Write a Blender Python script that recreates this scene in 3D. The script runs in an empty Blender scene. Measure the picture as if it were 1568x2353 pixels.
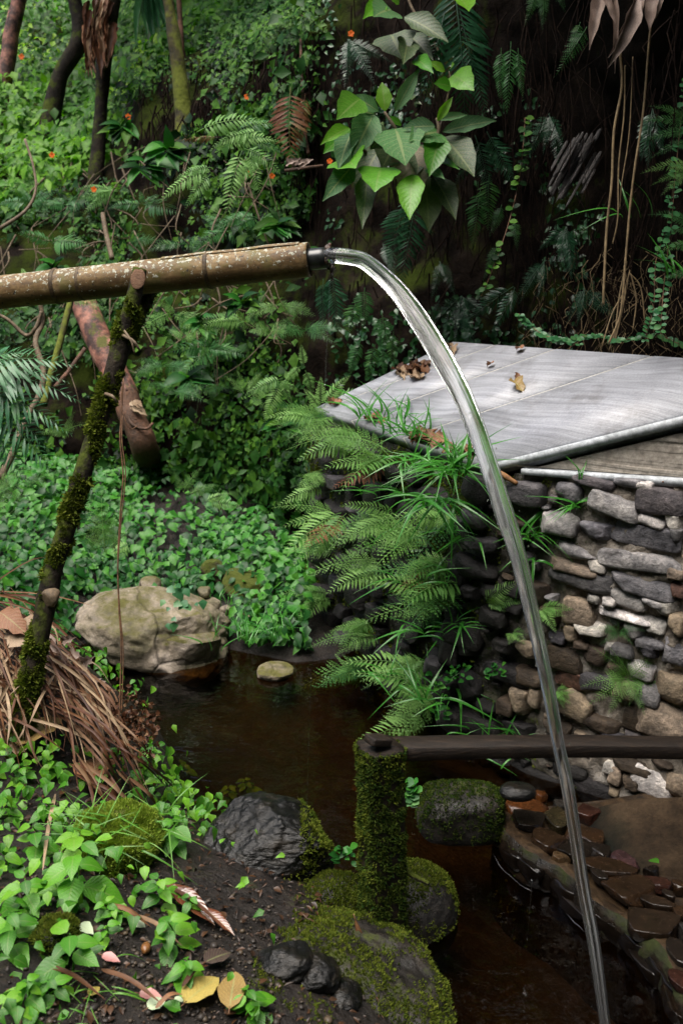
import bpy, math, random
import numpy as np
from mathutils import Vector, Matrix

SC = bpy.context.scene
COL = SC.collection
random.seed(7)
RNG = np.random.default_rng(11)

# ---------------------------------------------------------------- camera
EYE = 1.75
PITCH = math.radians(15.0)
FPX = 2287.0                       # focal length in units of a 1568 x 2352 picture
cd = bpy.data.cameras.new('camera')
cd.sensor_fit = 'VERTICAL'; cd.sensor_height = 36.0; cd.lens = 35.0
cd.clip_start = 0.05; cd.clip_end = 600.0
cd.dof.use_dof = True; cd.dof.focus_distance = 3.0; cd.dof.aperture_fstop = 5.0
cam = bpy.data.objects.new('camera', cd)
cam.location = (0, 0, EYE); cam.rotation_euler = (math.pi/2 - PITCH, 0, 0)
COL.objects.link(cam); SC.camera = cam

# ---------------------------------------------------------------- sky, sun, exposure
SUN_EL = math.radians(74.0)
SUN_ROT = math.radians(232.0)      # light from behind the camera, over the left shoulder
w = bpy.data.worlds.new('World'); SC.world = w; w.use_nodes = True
nt = w.node_tree; nt.nodes.clear()
sky = nt.nodes.new('ShaderNodeTexSky'); sky.sky_type = 'NISHITA'; sky.sun_disc = False
sky.sun_elevation = SUN_EL; sky.sun_rotation = SUN_ROT
sky.air_density = 1.0; sky.dust_density = 6.0; sky.ozone_density = 1.0
bg = nt.nodes.new('ShaderNodeBackground'); bg.inputs['Strength'].default_value = 0.06
wo = nt.nodes.new('ShaderNodeOutputWorld')
nt.links.new(sky.outputs[0], bg.inputs[0]); nt.links.new(bg.outputs[0], wo.inputs[0])
sd = bpy.data.lights.new('sun', 'SUN'); sd.energy = 1.5; sd.angle = math.radians(50); sd.color = (1.0, 0.97, 0.92)
so = bpy.data.objects.new('sun', sd); COL.objects.link(so)
sv = Vector((math.sin(SUN_ROT)*math.cos(SUN_EL), math.cos(SUN_ROT)*math.cos(SUN_EL), math.sin(SUN_EL)))
so.rotation_euler = sv.to_track_quat('Z', 'Y').to_euler(); so.location = (-3, -3, 8)
SC.view_settings.view_transform = 'Standard'; SC.view_settings.look = 'None'
SC.view_settings.exposure = 2.0; SC.view_settings.gamma = 1.0; SC.view_settings.use_curve_mapping = False
SC.render.engine = 'CYCLES'
cy = SC.cycles
cy.max_bounces = 6; cy.diffuse_bounces = 3; cy.glossy_bounces = 3; cy.transmission_bounces = 6; cy.transparent_max_bounces = 12
cy.use_denoising = True; cy.caustics_refractive = False; cy.caustics_reflective = False
try: cy.denoiser = 'OPENIMAGEDENOISE'
except Exception: pass

# ---------------------------------------------------------------- picture point -> place
CP, SP = math.cos(PITCH), math.sin(PITCH)
def ray(x, y):
    a = (x-784.0)/FPX; b = (1176.0-y)/FPX
    return np.array([a, CP + b*SP, -SP + b*CP])
EYEP = np.array([0, 0, EYE])
def P(x, y, d): return EYEP + ray(x, y)*d
def PZ(x, y, z):
    r = ray(x, y); return EYEP + r*((z-EYE)/r[2])
def PPL(x, y, p0, n):
    r = ray(x, y); return EYEP + r*(np.dot(n, p0-EYEP)/np.dot(n, r))
def depth(p): return p[1]*CP - (p[2]-EYE)*SP
def proj(Q):
    Q = np.asarray(Q); d = Q[..., 1]*CP - (Q[..., 2]-EYE)*SP; u = Q[..., 1]*SP + (Q[..., 2]-EYE)*CP
    return np.stack([784+FPX*Q[..., 0]/d, 1176-FPX*u/d, d], -1)
def nrm(v):
    v = np.asarray(v, float); return v/(np.linalg.norm(v, axis=-1, keepdims=True)+1e-12)

# ---------------------------------------------------------------- noise
def vnoise(p):
    i = np.floor(p).astype(np.int64); f = p-i; f = f*f*(3-2*f)
    def h(a, b, c):
        n = (a*374761393 + b*668265263 + c*2147483647 ^ (a*b*31+7)) & 0xffffffff
        n = ((n ^ (n >> 13))*1274126177) & 0xffffffff
        return ((n ^ (n >> 16)) & 0xffff)/32767.5 - 1.0
    x, y, z = i[..., 0], i[..., 1], i[..., 2]; fx, fy, fz = f[..., 0], f[..., 1], f[..., 2]
    def lx(b, c): return h(x, y+b, z+c)*(1-fx) + h(x+1, y+b, z+c)*fx
    return (lx(0, 0)*(1-fy)+lx(1, 0)*fy)*(1-fz) + (lx(0, 1)*(1-fy)+lx(1, 1)*fy)*fz
def fbm(p, s=1.0, o=4, seed=0):
    p = np.asarray(p, float)*s + seed*17.31; a = 1.0; t = 0; n = 0
    for _ in range(o):
        t = t + a*vnoise(p); n += a; a *= .5; p = p*2.03 + 5.7
    return t/n

# ---------------------------------------------------------------- meshes
def mesh(name, V, F, uv=None, tint=None, smooth=True, mat=None):
    """F: list of index arrays (m,3) or (m,4)"""
    V = np.asarray(V, np.float32).reshape(-1, 3)
    if not isinstance(F, (list, tuple)): F = [F]
    F = [np.asarray(f, np.int32) for f in F if len(f)]
    loops = np.concatenate([f.ravel() for f in F]); tot = np.concatenate([np.full(len(f), f.shape[1], np.int32) for f in F])
    me = bpy.data.meshes.new(name)
    me.vertices.add(len(V)); me.vertices.foreach_set('co', V.ravel())
    me.loops.add(len(loops)); me.loops.foreach_set('vertex_index', loops)
    me.polygons.add(len(tot)); st = np.concatenate([[0], np.cumsum(tot)[:-1]]).astype(np.int32)
    me.polygons.foreach_set('loop_start', st); me.polygons.foreach_set('loop_total', tot)
    if smooth: me.polygons.foreach_set('use_smooth', np.ones(len(tot), bool))
    if uv is not None:
        l = me.uv_layers.new(name='UVMap'); l.data.foreach_set('uv', np.asarray(uv, np.float32)[loops].ravel())
    if tint is not None:
        a = me.attributes.new('tint', 'FLOAT', 'POINT'); a.data.foreach_set('value', np.asarray(tint, np.float32))
    me.update(calc_edges=True); me.validate()
    if mat: me.materials.append(mat)
    return me
def obj(name, me, parent=None, M=None, **kw):
    o = bpy.data.objects.new(name, me); COL.objects.link(o)
    if parent is not None:
        o.parent = parent; o.matrix_parent_inverse = Matrix.Translation(-Vector(ORG.get(parent.name, (0, 0, 0))))
    if M is not None: o.matrix_basis = M
    for k, v in kw.items(): o[k] = v
    return o
ORG = {}
def thing(name, label, cat, loc, group=None):
    o = bpy.data.objects.new(name, None); COL.objects.link(o); o.empty_display_size = .05
    loc = tuple(float(c) for c in loc); o.location = loc; ORG[o.name] = loc
    o['label'] = label; o['category'] = cat
    if group: o['group'] = group
    return o
def tag(o, label=None, cat=None, group=None, kind=None):
    if label: o['label'] = label
    if cat: o['category'] = cat
    if group: o['group'] = group
    if kind: o['kind'] = kind
    return o
def stuff(name, me, parent=None, label=None, cat=None):
    o = obj(name, me, parent); o['kind'] = 'stuff'
    if label: o['label'] = label
    if cat: o['category'] = cat
    return o
def basis(y, up=(0, 0, 1), s=1.0, sx=1.0, sz=1.0, loc=(0, 0, 0)):
    y = nrm(y); up = np.asarray(up, float); x = np.cross(y, up)
    if np.linalg.norm(x) < 1e-4: x = np.cross(y, (1, 0, .3))
    x = nrm(x); z = np.cross(x, y)
    m = Matrix.Identity(4)
    for r in range(3):
        m[r][0] = x[r]*s*sx; m[r][1] = y[r]*s; m[r][2] = z[r]*s*sz; m[r][3] = loc[r]
    return m
def grid_faces(nu, nv, wrap=False):
    a = np.arange(nu*nv).reshape(nu, nv)
    if wrap: a = np.concatenate([a, a[:, :1]], 1)
    return np.stack([a[:-1, :-1], a[:-1, 1:], a[1:, 1:], a[1:, :-1]], -1).reshape(-1, 4)
def crom(pts, n):
    """Catmull-Rom through pts (k, ...), n samples"""
    pts = np.asarray(pts, float); k = len(pts)
    if k == 2: 
        t = np.linspace(0, 1, n).reshape((-1,)+(1,)*(pts.ndim-1)); return pts[0]*(1-t)+pts[1]*t
    e = np.concatenate([[2*pts[0]-pts[1]], pts, [2*pts[-1]-pts[-2]]])
    u = np.linspace(0, k-1, n); i = np.clip(u.astype(int), 0, k-2); t = (u-i).reshape((-1,)+(1,)*(pts.ndim-1))
    a, b, c, d = e[i], e[i+1], e[i+2], e[i+3]
    return .5*(2*b + (c-a)*t + (2*a-5*b+4*c-d)*t*t + (-a+3*b-3*c+d)*t**3)
def tube_arrays(path, rad, sides=10, seed=0, rough=0.0, caps=True, ns=20.0, twist=None):
    path = np.asarray(path, float); n = len(path); rad = np.broadcast_to(np.asarray(rad, float), (n,))
    T = np.gradient(path, axis=0); T = nrm(T)
    ref = np.array([0.21, -.95, .23]); 
    X = nrm(np.cross(T, ref)); Y = np.cross(T, X)
    a = np.linspace(0, 2*np.pi, sides, endpoint=False)
    R = rad[:, None]*np.ones((n, sides))
    D = X[:, None]*np.cos(a)[None, :, None] + Y[:, None]*np.sin(a)[None, :, None]
    V = path[:, None] + D*R[..., None]
    if rough: V = path[:, None] + D*(R*(1+rough*fbm(V, ns, 3, seed)))[..., None]
    F = [grid_faces(n, sides, True)]
    uv = np.stack(np.broadcast_arrays(np.linspace(0, 1, sides)[None, :], np.linspace(0, 1, n)[:, None]), -1).reshape(-1, 2)
    V = V.reshape(-1, 3)
    if caps:
        V = np.concatenate([V, path[:1], path[-1:]]); uv = np.concatenate([uv, [[.5, 0], [.5, 1]]]); m = n*sides
        i = np.arange(sides); j = (i+1) % sides
        F.append(np.stack([np.full(sides, m), j, i], 1)); F.append(np.stack([np.full(sides, m+1), (n-1)*sides+i, (n-1)*sides+j], 1))
    return V, F, uv
def tube(name, path, rad, mat, parent=None, n=None, **kw):
    if n: 
        k = len(path); r = np.broadcast_to(np.asarray(rad, float), (k,)); path = crom(path, n); rad = np.interp(np.linspace(0, k-1, n), np.arange(k), r)
    V, F, uv = tube_arrays(path, rad, **kw)
    return obj(name, mesh(name, V, F, uv, mat=mat), parent)
class Join:
    def __init__(s): s.V = []; s.F = {}; s.n = 0; s.uv = []; s.t = []
    def add(s, V, F, uv=None, tint=0.0):
        V = np.asarray(V).reshape(-1, 3); s.V.append(V)
        if not isinstance(F, (list, tuple)): F = [F]
        for f in F:
            f = np.asarray(f)
            if len(f): s.F.setdefault(f.shape[1], []).append(f+s.n)
        s.uv.append(np.zeros((len(V), 2)) if uv is None else uv); s.t.append(np.broadcast_to(np.asarray(tint, float), (len(V),)))
        s.n += len(V)
    def scatter(s, tpl, pos, M, tint):
        """tpl = (V, F, uv); pos (m,3), M (m,3,3) whose columns carry the template axes"""
        V, F, uv = tpl; m = len(pos)
        if m == 0: return
        W = np.einsum('mij,vj->mvi', M, V) + pos[:, None]
        off = (np.arange(m)*len(V))[:, None, None]
        s.add(W.reshape(-1, 3), [(np.asarray(f)[None]+off).reshape(-1, f.shape[1]) for f in F], np.tile(uv, (m, 1)), np.repeat(tint, len(V)))
    def mesh(s, name, mat, smooth=True):
        return mesh(name, np.concatenate(s.V), [np.concatenate(f) for f in s.F.values()], np.concatenate(s.uv), np.concatenate(s.t), smooth, mat)
def frames(y, up, s, sx=1.0):
    y = nrm(y); x = np.cross(y, up); x = nrm(x + 1e-6); z = np.cross(x, y)
    s = np.broadcast_to(np.asarray(s, float), (len(y),)); sx = np.broadcast_to(np.asarray(sx, float), (len(y),))
    return np.stack([x*(s*sx)[:, None], y*s[:, None], z*s[:, None]], -1)
def sample_tris(V, F, n, rng=RNG):
    T = []
    for f in (F if isinstance(F, (list, tuple)) else [F]):
        f = np.asarray(f)
        if f.shape[1] == 3: T.append(f)
        else: T += [f[:, [0, 1, 2]], f[:, [0, 2, 3]]]
    T = np.concatenate(T); a, b, c = V[T[:, 0]], V[T[:, 1]], V[T[:, 2]]
    N = np.cross(b-a, c-a); A = np.linalg.norm(N, axis=1); i = rng.choice(len(T), n, p=A/A.sum())
    u = rng.random(n); v = rng.random(n); k = u+v > 1; u[k] = 1-u[k]; v[k] = 1-v[k]
    return a[i]+(b-a)[i]*u[:, None]+(c-a)[i]*v[:, None], nrm(N[i])

# ---------------------------------------------------------------- leaf and frond templates (y along the leaf, z its face)
def leaf_tpl(n=4, w=.5, shape='ovate', fold=.12, droop=.15, wave=0.0, stalk=0.0):
    t = np.linspace(0, 1, n+1)
    if shape == 'ovate': p = np.sin(np.pi*t**.72)**.9
    elif shape == 'heart': p = np.where(t < .22, (t/.22)**.45, ((1-t)/.78)**.85)
    elif shape == 'lance': p = np.sin(np.pi*t**.85)
    elif shape == 'obovate': p = np.sin(np.pi*t**1.25)**.8
    elif shape == 'strap': p = np.clip(np.minimum(t*8+.3, (1-t)*2.2), 0, 1)
    elif shape == 'round': p = np.sqrt(np.clip(1-(2*t-1)**2, 0, 1))
    p = np.maximum(p, .02); p[-1] = .015
    h = w*.5*p
    z = -droop*t*t + .25*droop*t; y = t*(1-.12*droop)
    k = 1+wave*np.sin(t*19)
    V = np.stack([np.stack([-h*k, y, z+fold*h*2+wave*.12*np.sin(t*23)], -1), np.stack([h*0, y, z], -1), np.stack([h*k, y, z+fold*h*2+wave*.12*np.sin(t*21+2)], -1)], 1)
    if shape == 'heart': V[0, [0, 2], 1] -= .06
    uv = np.stack(np.broadcast_arrays(np.array([0, .5, 1.])[None], t[:, None]), -1)
    V = V.reshape(-1, 3); V[:, 1] += stalk
    return V, [grid_faces(n+1, 3)], uv.reshape(-1, 2)
def frond_tpl(pairs=20, w=.34, kind='simple', arch=.12, droop=.25, seed=0, base=.12, slim=1.0, ang=72, gap=0.0, dens=7):
    """a fern frond of length 1 along y"""
    rng = np.random.default_rng(seed); J = Join()
    def axis(t): return np.stack([.02*np.sin(t*3+seed), t*(1-.10*droop), arch*4*t*(1-t)*.5 - droop*t**2.2*.6], -1)
    tt = np.linspace(0, 1, 14); path = axis(tt)
    V, F, uv = tube_arrays(path, .0065*(1-.8*tt), sides=4, caps=False); J.add(V, F, np.full_like(uv, .5)*[1, 0]+[0, .5], .5)
    ts = np.linspace(base, .985, pairs)
    for k, t in enumerate(ts):
        q = (t-base)/(1-base); L = w*(min(1, .55+2.6*q)*(1-q)**.8+.04)
        if kind in ('sword',): L = w*min(1, .55+q*2.2)*min(1, (1-q)*2.6+.06)
        for s in (-1, 1):
            if gap and rng.random() < gap: continue
            a = math.radians(ang - 22*q + rng.normal(0, 4)); tilt = rng.normal(0, .10)-.12
            y = np.array([s*math.sin(a), math.cos(a), tilt]); o = axis(np.array([t + (.012 if s > 0 else 0)]))[0]; L2 = L*rng.uniform(.88, 1.08)
            up = np.array([s*.25*rng.normal(), -.15, 1.0])
            if kind == 'bi':
                M = np.array(basis(y, up, L2))[:3, :3]; m = max(4, int(dens*L/w+2)); u = np.linspace(.06, .97, m)
                ln = .26*slim*np.sin(np.pi*(u*.8+.18))**.8*(1-.25*u); wd = .55/m
                Q = []; 
                for e in (-1, 1):
                    c0 = np.stack([u*0, u, -.10*u*u], -1)
                    tip = c0+np.stack([e*ln*.92, ln*.42, -.08*ln], -1)
                    b0 = c0+np.stack([u*0, u*0-wd*.8, u*0], -1); mid = c0+np.stack([e*ln*.55, ln*.2-wd*.75, .015+u*0], -1); m2 = c0+np.stack([e*ln*.45, ln*.2+wd*.9, u*0], -1)
                    Q.append(np.stack([b0, mid, tip, m2], 1) if e > 0 else np.stack([b0, m2, tip, mid], 1))
                Q = np.concatenate(Q).reshape(-1, 3)@M.T + o
                J.add(Q, np.arange(len(Q)).reshape(-1, 4), np.full((len(Q), 2), .25), rng.random()*.25+.1*q)
            else:
                n = 4; V, F, uv = leaf_tpl(n, .20*slim*(w/.34)**-.2*(1.0 if kind != 'sword' else .85), 'lance' if kind == 'simple' else 'strap', .10, .22+.1*rng.random(), .12 if kind == 'simple' else .05)
                M = np.array(basis(y, up, L2))[:3, :3]
                J.add(V@M.T + o, F, uv, rng.random()*.25+.1*q)
    return J
# ---------------------------------------------------------------- materials
class N:
    """small node-tree helper"""
    def __init__(s, name):
        s.m = bpy.data.materials.new(name); s.m.use_nodes = True; s.t = s.m.node_tree; s.t.nodes.clear()
        s.out = s.t.nodes.new('ShaderNodeOutputMaterial')
    def n(s, typ, **kw):
        nd = s.t.nodes.new('ShaderNode'+typ)
        for k, v in kw.items(): setattr(nd, k, v)
        return nd
    def l(s, a, b): s.t.links.new(a, b)
    def put(s, sock, v):
        if hasattr(v, 'is_linked') or hasattr(v, 'links'): s.l(v, sock)
        else: sock.default_value = v
    def math(s, op, a, b=0.0, c=None, clamp=False):
        nd = s.n('Math', operation=op); nd.use_clamp = clamp; s.put(nd.inputs[0], a); s.put(nd.inputs[1], b)
        if c is not None: s.put(nd.inputs[2], c)
        return nd.outputs[0]
    def ramp(s, fac, stops):
        nd = s.n('ValToRGB'); e = nd.color_ramp.elements
        while len(e) < len(stops): e.new(.5)
        for k, (p, c) in enumerate(stops):
            e[k].position = p; e[k].color = (c, c, c, 1) if not hasattr(c, '__len__') else (*c[:3], 1)
        s.put(nd.inputs[0], fac); return nd.outputs[0]
    def noise(s, scale, detail=4, rough=.6, vec=None, dist=0.0):
        nd = s.n('TexNoise'); nd.inputs['Scale'].default_value = scale; nd.inputs['Detail'].default_value = detail
        nd.inputs['Roughness'].default_value = rough; nd.inputs['Distortion'].default_value = dist
        s.l(vec if vec is not None else s.n('TexCoord').outputs['Object'], nd.inputs['Vector'])
        return nd.outputs[0]
    def mix(s, fac, a, b, mode='MIX'):
        nd = s.n('Mix', data_type='RGBA', blend_type=mode); s.put(nd.inputs[0], fac)
        for sk, v in ((nd.inputs[6], a), (nd.inputs[7], b)):
            if hasattr(v, '__len__') and not hasattr(v, 'links'): sk.default_value = (*v[:3], 1)
            else: s.put(sk, v)
        return nd.outputs[2]
    def bump(s, h, strength=.5, dist=.01):
        nd = s.n('Bump'); nd.inputs['Strength'].default_value = strength; nd.inputs['Distance'].default_value = dist; s.l(h, nd.inputs['Height']); return nd.outputs[0]
    def pos(s): return s.n('NewGeometry').outputs['Position']
    def scaled(s, vec, sc):
        nd = s.n('VectorMath', operation='MULTIPLY'); s.l(vec, nd.inputs[0]); nd.inputs[1].default_value = sc; return nd.outputs[0]
    def prin(s, col, rough=.6, normal=None, spec=.5, **kw):
        b = s.n('BsdfPrincipled')
        if hasattr(col, '__len__') and not hasattr(col, 'links'): b.inputs['Base Color'].default_value = (*col[:3], 1)
        else: s.put(b.inputs['Base Color'], col)
        s.put(b.inputs['Roughness'], rough); b.inputs['Specular IOR Level'].default_value = spec
        if normal is not None: s.l(normal, b.inputs['Normal'])
        for k, v in kw.items(): s.put(b.inputs[k], v)
        return b.outputs[0]
    def done(s, sh): s.l(sh, s.out.inputs[0]); return s.m
def fac_tint(g):
    a = g.n('Attribute'); a.attribute_name = 'tint'; o = g.n('ObjectInfo')
    return g.math('FRACT', g.math('ADD', a.outputs['Fac'], o.outputs['Random']))
def leaf_mat(name, cols, rough=.42, trans=.25, tcol=None, veins=0.0, spots=None, spec=.4, spot_amt=.6):
    g = N(name); k = len(cols)
    c = g.ramp(fac_tint(g), [(i/(k-1), cols[i]) for i in range(k)])
    c = g.mix(1.0, c, g.ramp(g.noise(35, 3), [(.25, .62), (.75, 1.3)]), 'MULTIPLY')
    nrml = None
    uvn = g.n('UVMap'); sx = g.n('SeparateXYZ'); g.l(uvn.outputs[0], sx.inputs[0])
    ax = g.math('ABSOLUTE', g.math('SUBTRACT', sx.outputs[0], .5))
    if veins:
        mid = g.math('LESS_THAN', ax, .035)
        wv = g.math('SINE', g.math('MULTIPLY_ADD', sx.outputs[1], 62.0, g.math('MULTIPLY', ax, -34.0)))
        side = g.math('MULTIPLY', g.math('GREATER_THAN', wv, .93), .55)
        m = g.math('MULTIPLY', g.math('MAXIMUM', mid, side), veins)
        c = g.mix(m, c, g.mix(.6, c, (.30, .34, .14)))
        nrml = g.bump(wv, .2, .001)
    if spots:
        v = g.math('MULTIPLY', g.ramp(g.noise(55, 3, .7), [(.56, 0.0), (.62, 1.0)]), spot_amt); c = g.mix(v, c, spots)
    sh = g.prin(c, rough, nrml, spec)
    if trans:
        t = g.n('BsdfTranslucent'); g.l(g.mix(1.0, c, tcol or (1.3, 1.5, .5), 'MULTIPLY'), t.inputs[0])
        mx = g.n('MixShader'); mx.inputs[0].default_value = trans; g.l(sh, mx.inputs[1]); g.l(t.outputs[0], mx.inputs[2]); sh = mx.outputs[0]
    return g.done(sh)
def noise_mat(name, cols, scale=12, rough=(.5, .8), bump=.4, bscale=None, bdist=.006, moss=None, moss_th=(.5, .62), spec=.4, detail=6, stretch=None, objcol=False, mscale=9, crack=0.0):
    g = N(name); p = g.pos()
    if stretch is not None: p = g.scaled(g.n('TexCoord').outputs['Object'], stretch)
    n1 = g.noise(scale, detail, .65, p); k = len(cols)
    c = g.ramp(n1, [(.28+.44*i/(k-1), cols[i]) for i in range(k)])
    n2 = g.noise(bscale or scale*4, 6, .7, p)
    c = g.mix(1.0, c, g.ramp(n2, [(.3, .55), (.7, 1.35)]), 'MULTIPLY')
    r = g.ramp(n2, [(.3, rough[0]), (.7, rough[1])])
    if crack:
        vo = g.n('TexVoronoi', feature='DISTANCE_TO_EDGE'); vo.inputs['Scale'].default_value = crack; wp = g.n('VectorMath', operation='ADD'); nz3 = g.n('TexNoise'); nz3.inputs['Scale'].default_value = crack*2.2; g.l(p, nz3.inputs['Vector'])
        sc3 = g.n('VectorMath', operation='SCALE'); g.l(nz3.outputs['Color'], sc3.inputs[0]); sc3.inputs['Scale'].default_value = .22; g.l(p, wp.inputs[0]); g.l(sc3.outputs[0], wp.inputs[1]); g.l(wp.outputs[0], vo.inputs['Vector'])
        ck = g.ramp(vo.outputs['Distance'], [(.0, .42), (.022, 1.0)]); c = g.mix(1.0, c, ck, 'MULTIPLY'); n1 = g.math('ADD', n1, g.math('MULTIPLY', ck, .5))
    if objcol:
        oi = g.n('ObjectInfo'); c = g.mix(1.0, oi.outputs['Color'], c, 'MULTIPLY'); r = g.math('MULTIPLY', r, oi.outputs['Alpha'])
    if moss:
        nz = g.n('SeparateXYZ'); g.l(g.n('NewGeometry').outputs['Normal'], nz.inputs[0])
        mm = g.ramp(g.math('MULTIPLY_ADD', nz.outputs[2], .22, g.noise(mscale, 5, .7, p)), [(moss_th[0], 0.0), (moss_th[1], 1.0)])
        mc = g.mix(g.noise(60, 3), (moss[0]*.5, moss[1]*.5, moss[2]*.5), (moss[0]*1.5, moss[1]*1.5, moss[2]*1.3))
        c = g.mix(mm, c, mc); r = g.mix(mm, r, (.9, .9, .9))
    return g.done(g.prin(c, r, g.bump(g.math('ADD', g.math('MULTIPLY', n1, .7), g.math('MULTIPLY', n2, .5)), bump, bdist), spec))
MOSS = (.095, .115, .018)
# leaves
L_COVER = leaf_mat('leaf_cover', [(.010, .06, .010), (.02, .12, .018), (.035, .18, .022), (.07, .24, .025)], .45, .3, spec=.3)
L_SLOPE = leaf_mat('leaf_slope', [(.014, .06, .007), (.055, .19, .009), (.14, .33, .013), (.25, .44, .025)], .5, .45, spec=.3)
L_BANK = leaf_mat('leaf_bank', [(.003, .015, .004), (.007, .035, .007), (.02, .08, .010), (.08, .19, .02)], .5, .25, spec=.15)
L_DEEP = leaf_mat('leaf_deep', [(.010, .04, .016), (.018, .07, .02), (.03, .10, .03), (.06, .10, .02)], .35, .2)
L_NEAR = leaf_mat('leaf_near', [(.03, .14, .008), (.055, .22, .011), (.095, .30, .015), (.15, .36, .022)], .4, .32, veins=.40, spots=(.10, .12, .03), spot_amt=.25)
L_BIG = leaf_mat('leaf_big', [(.04, .12, .045), (.055, .15, .055), (.05, .16, .04), (.075, .17, .07)], .6, .25, spec=.25, veins=.75, spots=(.25, .25, .17), spot_amt=.4)
L_BIGY = leaf_mat('leaf_big_young', [(.08, .22, .02), (.14, .32, .02)], .4, .45, veins=.6)
L_BIGD = leaf_mat('leaf_big_eaten', [(.03, .07, .028), (.045, .09, .03)], .5, .15, veins=.6, spots=(.20, .16, .10), spot_amt=.9)
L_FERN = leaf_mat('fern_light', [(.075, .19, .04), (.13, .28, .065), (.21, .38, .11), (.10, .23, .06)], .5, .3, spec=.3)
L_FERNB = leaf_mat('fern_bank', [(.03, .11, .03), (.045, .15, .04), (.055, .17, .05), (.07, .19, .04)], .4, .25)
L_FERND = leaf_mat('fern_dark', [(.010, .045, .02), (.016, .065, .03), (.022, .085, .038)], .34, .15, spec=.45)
L_FERNT = leaf_mat('fern_tree', [(.03, .13, .05), (.05, .17, .065), (.07, .20, .06)], .38, .2)
L_FERNR = leaf_mat('fern_rust', [(.10, .035, .015), (.15, .05, .02), (.10, .10, .02), (.17, .07, .03)], .55, .2, tcol=(1.3, 1.0, .7))
L_GRASS = leaf_mat('grass_blade', [(.03, .15, .02), (.045, .20, .025), (.06, .24, .03)], .3, .3)
L_GRASSY = leaf_mat('grass_thin', [(.06, .20, .02), (.10, .27, .03), (.15, .32, .05)], .4, .35)
L_DRY = leaf_mat('dry_blade', [(.035, .013, .006), (.07, .026, .011), (.12, .055, .025), (.045, .015, .006), (.18, .11, .06)], .55, .08, tcol=(1, 1, 1), spec=.25)
L_BROWN = leaf_mat('dead_leaf_brown', [(.15, .06, .025), (.24, .105, .05), (.11, .05, .025)], .6, .1, tcol=(1, 1, 1), veins=.5)
L_TAN = leaf_mat('dead_leaf_tan', [(.26, .17, .10), (.34, .25, .16)], .6, .12, tcol=(1, 1, 1), veins=.3)
L_YEL = leaf_mat('dead_leaf_yellow', [(.38, .30, .07), (.44, .34, .10)], .4, .1, tcol=(1, 1, 1), veins=.6, spots=(.2, .11, .03), spot_amt=.4)
L_OLV = leaf_mat('dead_leaf_olive', [(.24, .16, .05), (.30, .20, .07)], .4, .1, tcol=(1, 1, 1), veins=.8, spots=(.13, .07, .03), spot_amt=.5)
L_WET = leaf_mat('dead_leaf_wet', [(.05, .035, .035), (.06, .04, .035)], .18, 0, veins=.6, spec=.6)
L_RED = leaf_mat('dead_leaf_red', [(.10, .03, .015), (.13, .04, .02)], .15, 0, veins=.5, spec=.7)
L_PINK = leaf_mat('dead_leaf_pink', [(.42, .16, .17), (.50, .22, .20)], .4, .1, tcol=(1, 1, 1), spots=(.5, .45, .3))
L_PALE = leaf_mat('leaf_pale_underside', [(.36, .45, .28), (.42, .50, .33)], .5, .1, tcol=(1, 1, 1), veins=.5)
L_CONCH = leaf_mat('dead_frond_pale', [(.30, .22, .18), (.38, .29, .24)], .6, .1, tcol=(1, 1, 1), spots=(.16, .10, .08), spot_amt=.5)
MOSSM = leaf_mat('moss_tuft', [(.055, .075, .010), (.085, .11, .014), (.12, .14, .02), (.05, .09, .012)], .75, .25, spec=.04)
MOSSD = leaf_mat('moss_tuft_dark', [(.012, .026, .006), (.03, .05, .008), (.06, .08, .012), (.02, .05, .010)], .7, .2, spec=.04)
MOSSY = leaf_mat('moss_mound', [(.13, .20, .02), (.19, .27, .03), (.26, .32, .05)], .65, .3, spec=.2)
g = N('flower_orange'); FLOWER = g.done(g.prin((.85, .16, .01), .5))
# ground, rock, wood
SOIL = noise_mat('soil', [(.004, .003, .0025), (.011, .008, .006), (.024, .017, .013)], 18, (.3, .8), 1, 60, .016, moss=(.022, .030, .006), moss_th=(.80, .92), spec=.3)
BANKM = noise_mat('bank_earth', [(.0025, .002, .0015), (.008, .0055, .004), (.020, .014, .010)], 7, (.6, .95), .9, 40, .02, moss=(.022, .032, .005), moss_th=(.56, .70), mscale=3, spec=.04)
BED = noise_mat('stream_bed', [(.012, .006, .003), (.04, .02, .008), (.075, .036, .014)], 5, (.6, .9), .5, 22, .02)
BOULDER = noise_mat('boulder_stone', [(.035, .032, .018), (.12, .105, .06), (.27, .225, .17), (.40, .34, .285)], 5, (.55, .9), 1, 22, .02, moss=(.085, .08, .02), moss_th=(.62, .80), mscale=7, crack=1.9)
MOSSROCK = noise_mat('mossy_stone', [(.015, .014, .010), (.05, .04, .026), (.15, .11, .065)], 8, (.5, .9), .8, 40, .012, moss=(.055, .068, .012), moss_th=(.46, .60), mscale=9, spec=.2)
MOSSROCK2 = noise_mat('wet_mossy_stone', [(.006, .006, .005), (.015, .013, .011), (.035, .029, .022)], 10, (.25, .7), .8, 45, .012, moss=(.035, .045, .007), moss_th=(.72, .86), mscale=14, spec=.3)
WETROCK = noise_mat('wet_black_stone', [(.003, .003, .003), (.007, .007, .0065), (.02, .016, .011)], 16, (.10, .28), .7, 55, .012, spec=.30, stretch=(.7, 1, 2.6))
STONE = noise_mat('wall_stone', [(.28, .26, .25), (.75, .73, .72), (1.15, 1.1, 1.05), (2.1, 2.0, 1.9)], 22, (.5, .95), 1.0, 95, .012, objcol=True, spec=.3)
COBBLE = noise_mat('wet_cobble', [(.4, .36, .33), (.8, .8, .8), (1.3, 1.15, 1.0)], 14, (.14, .4), .5, 70, .004, objcol=True, spec=.35)
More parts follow.
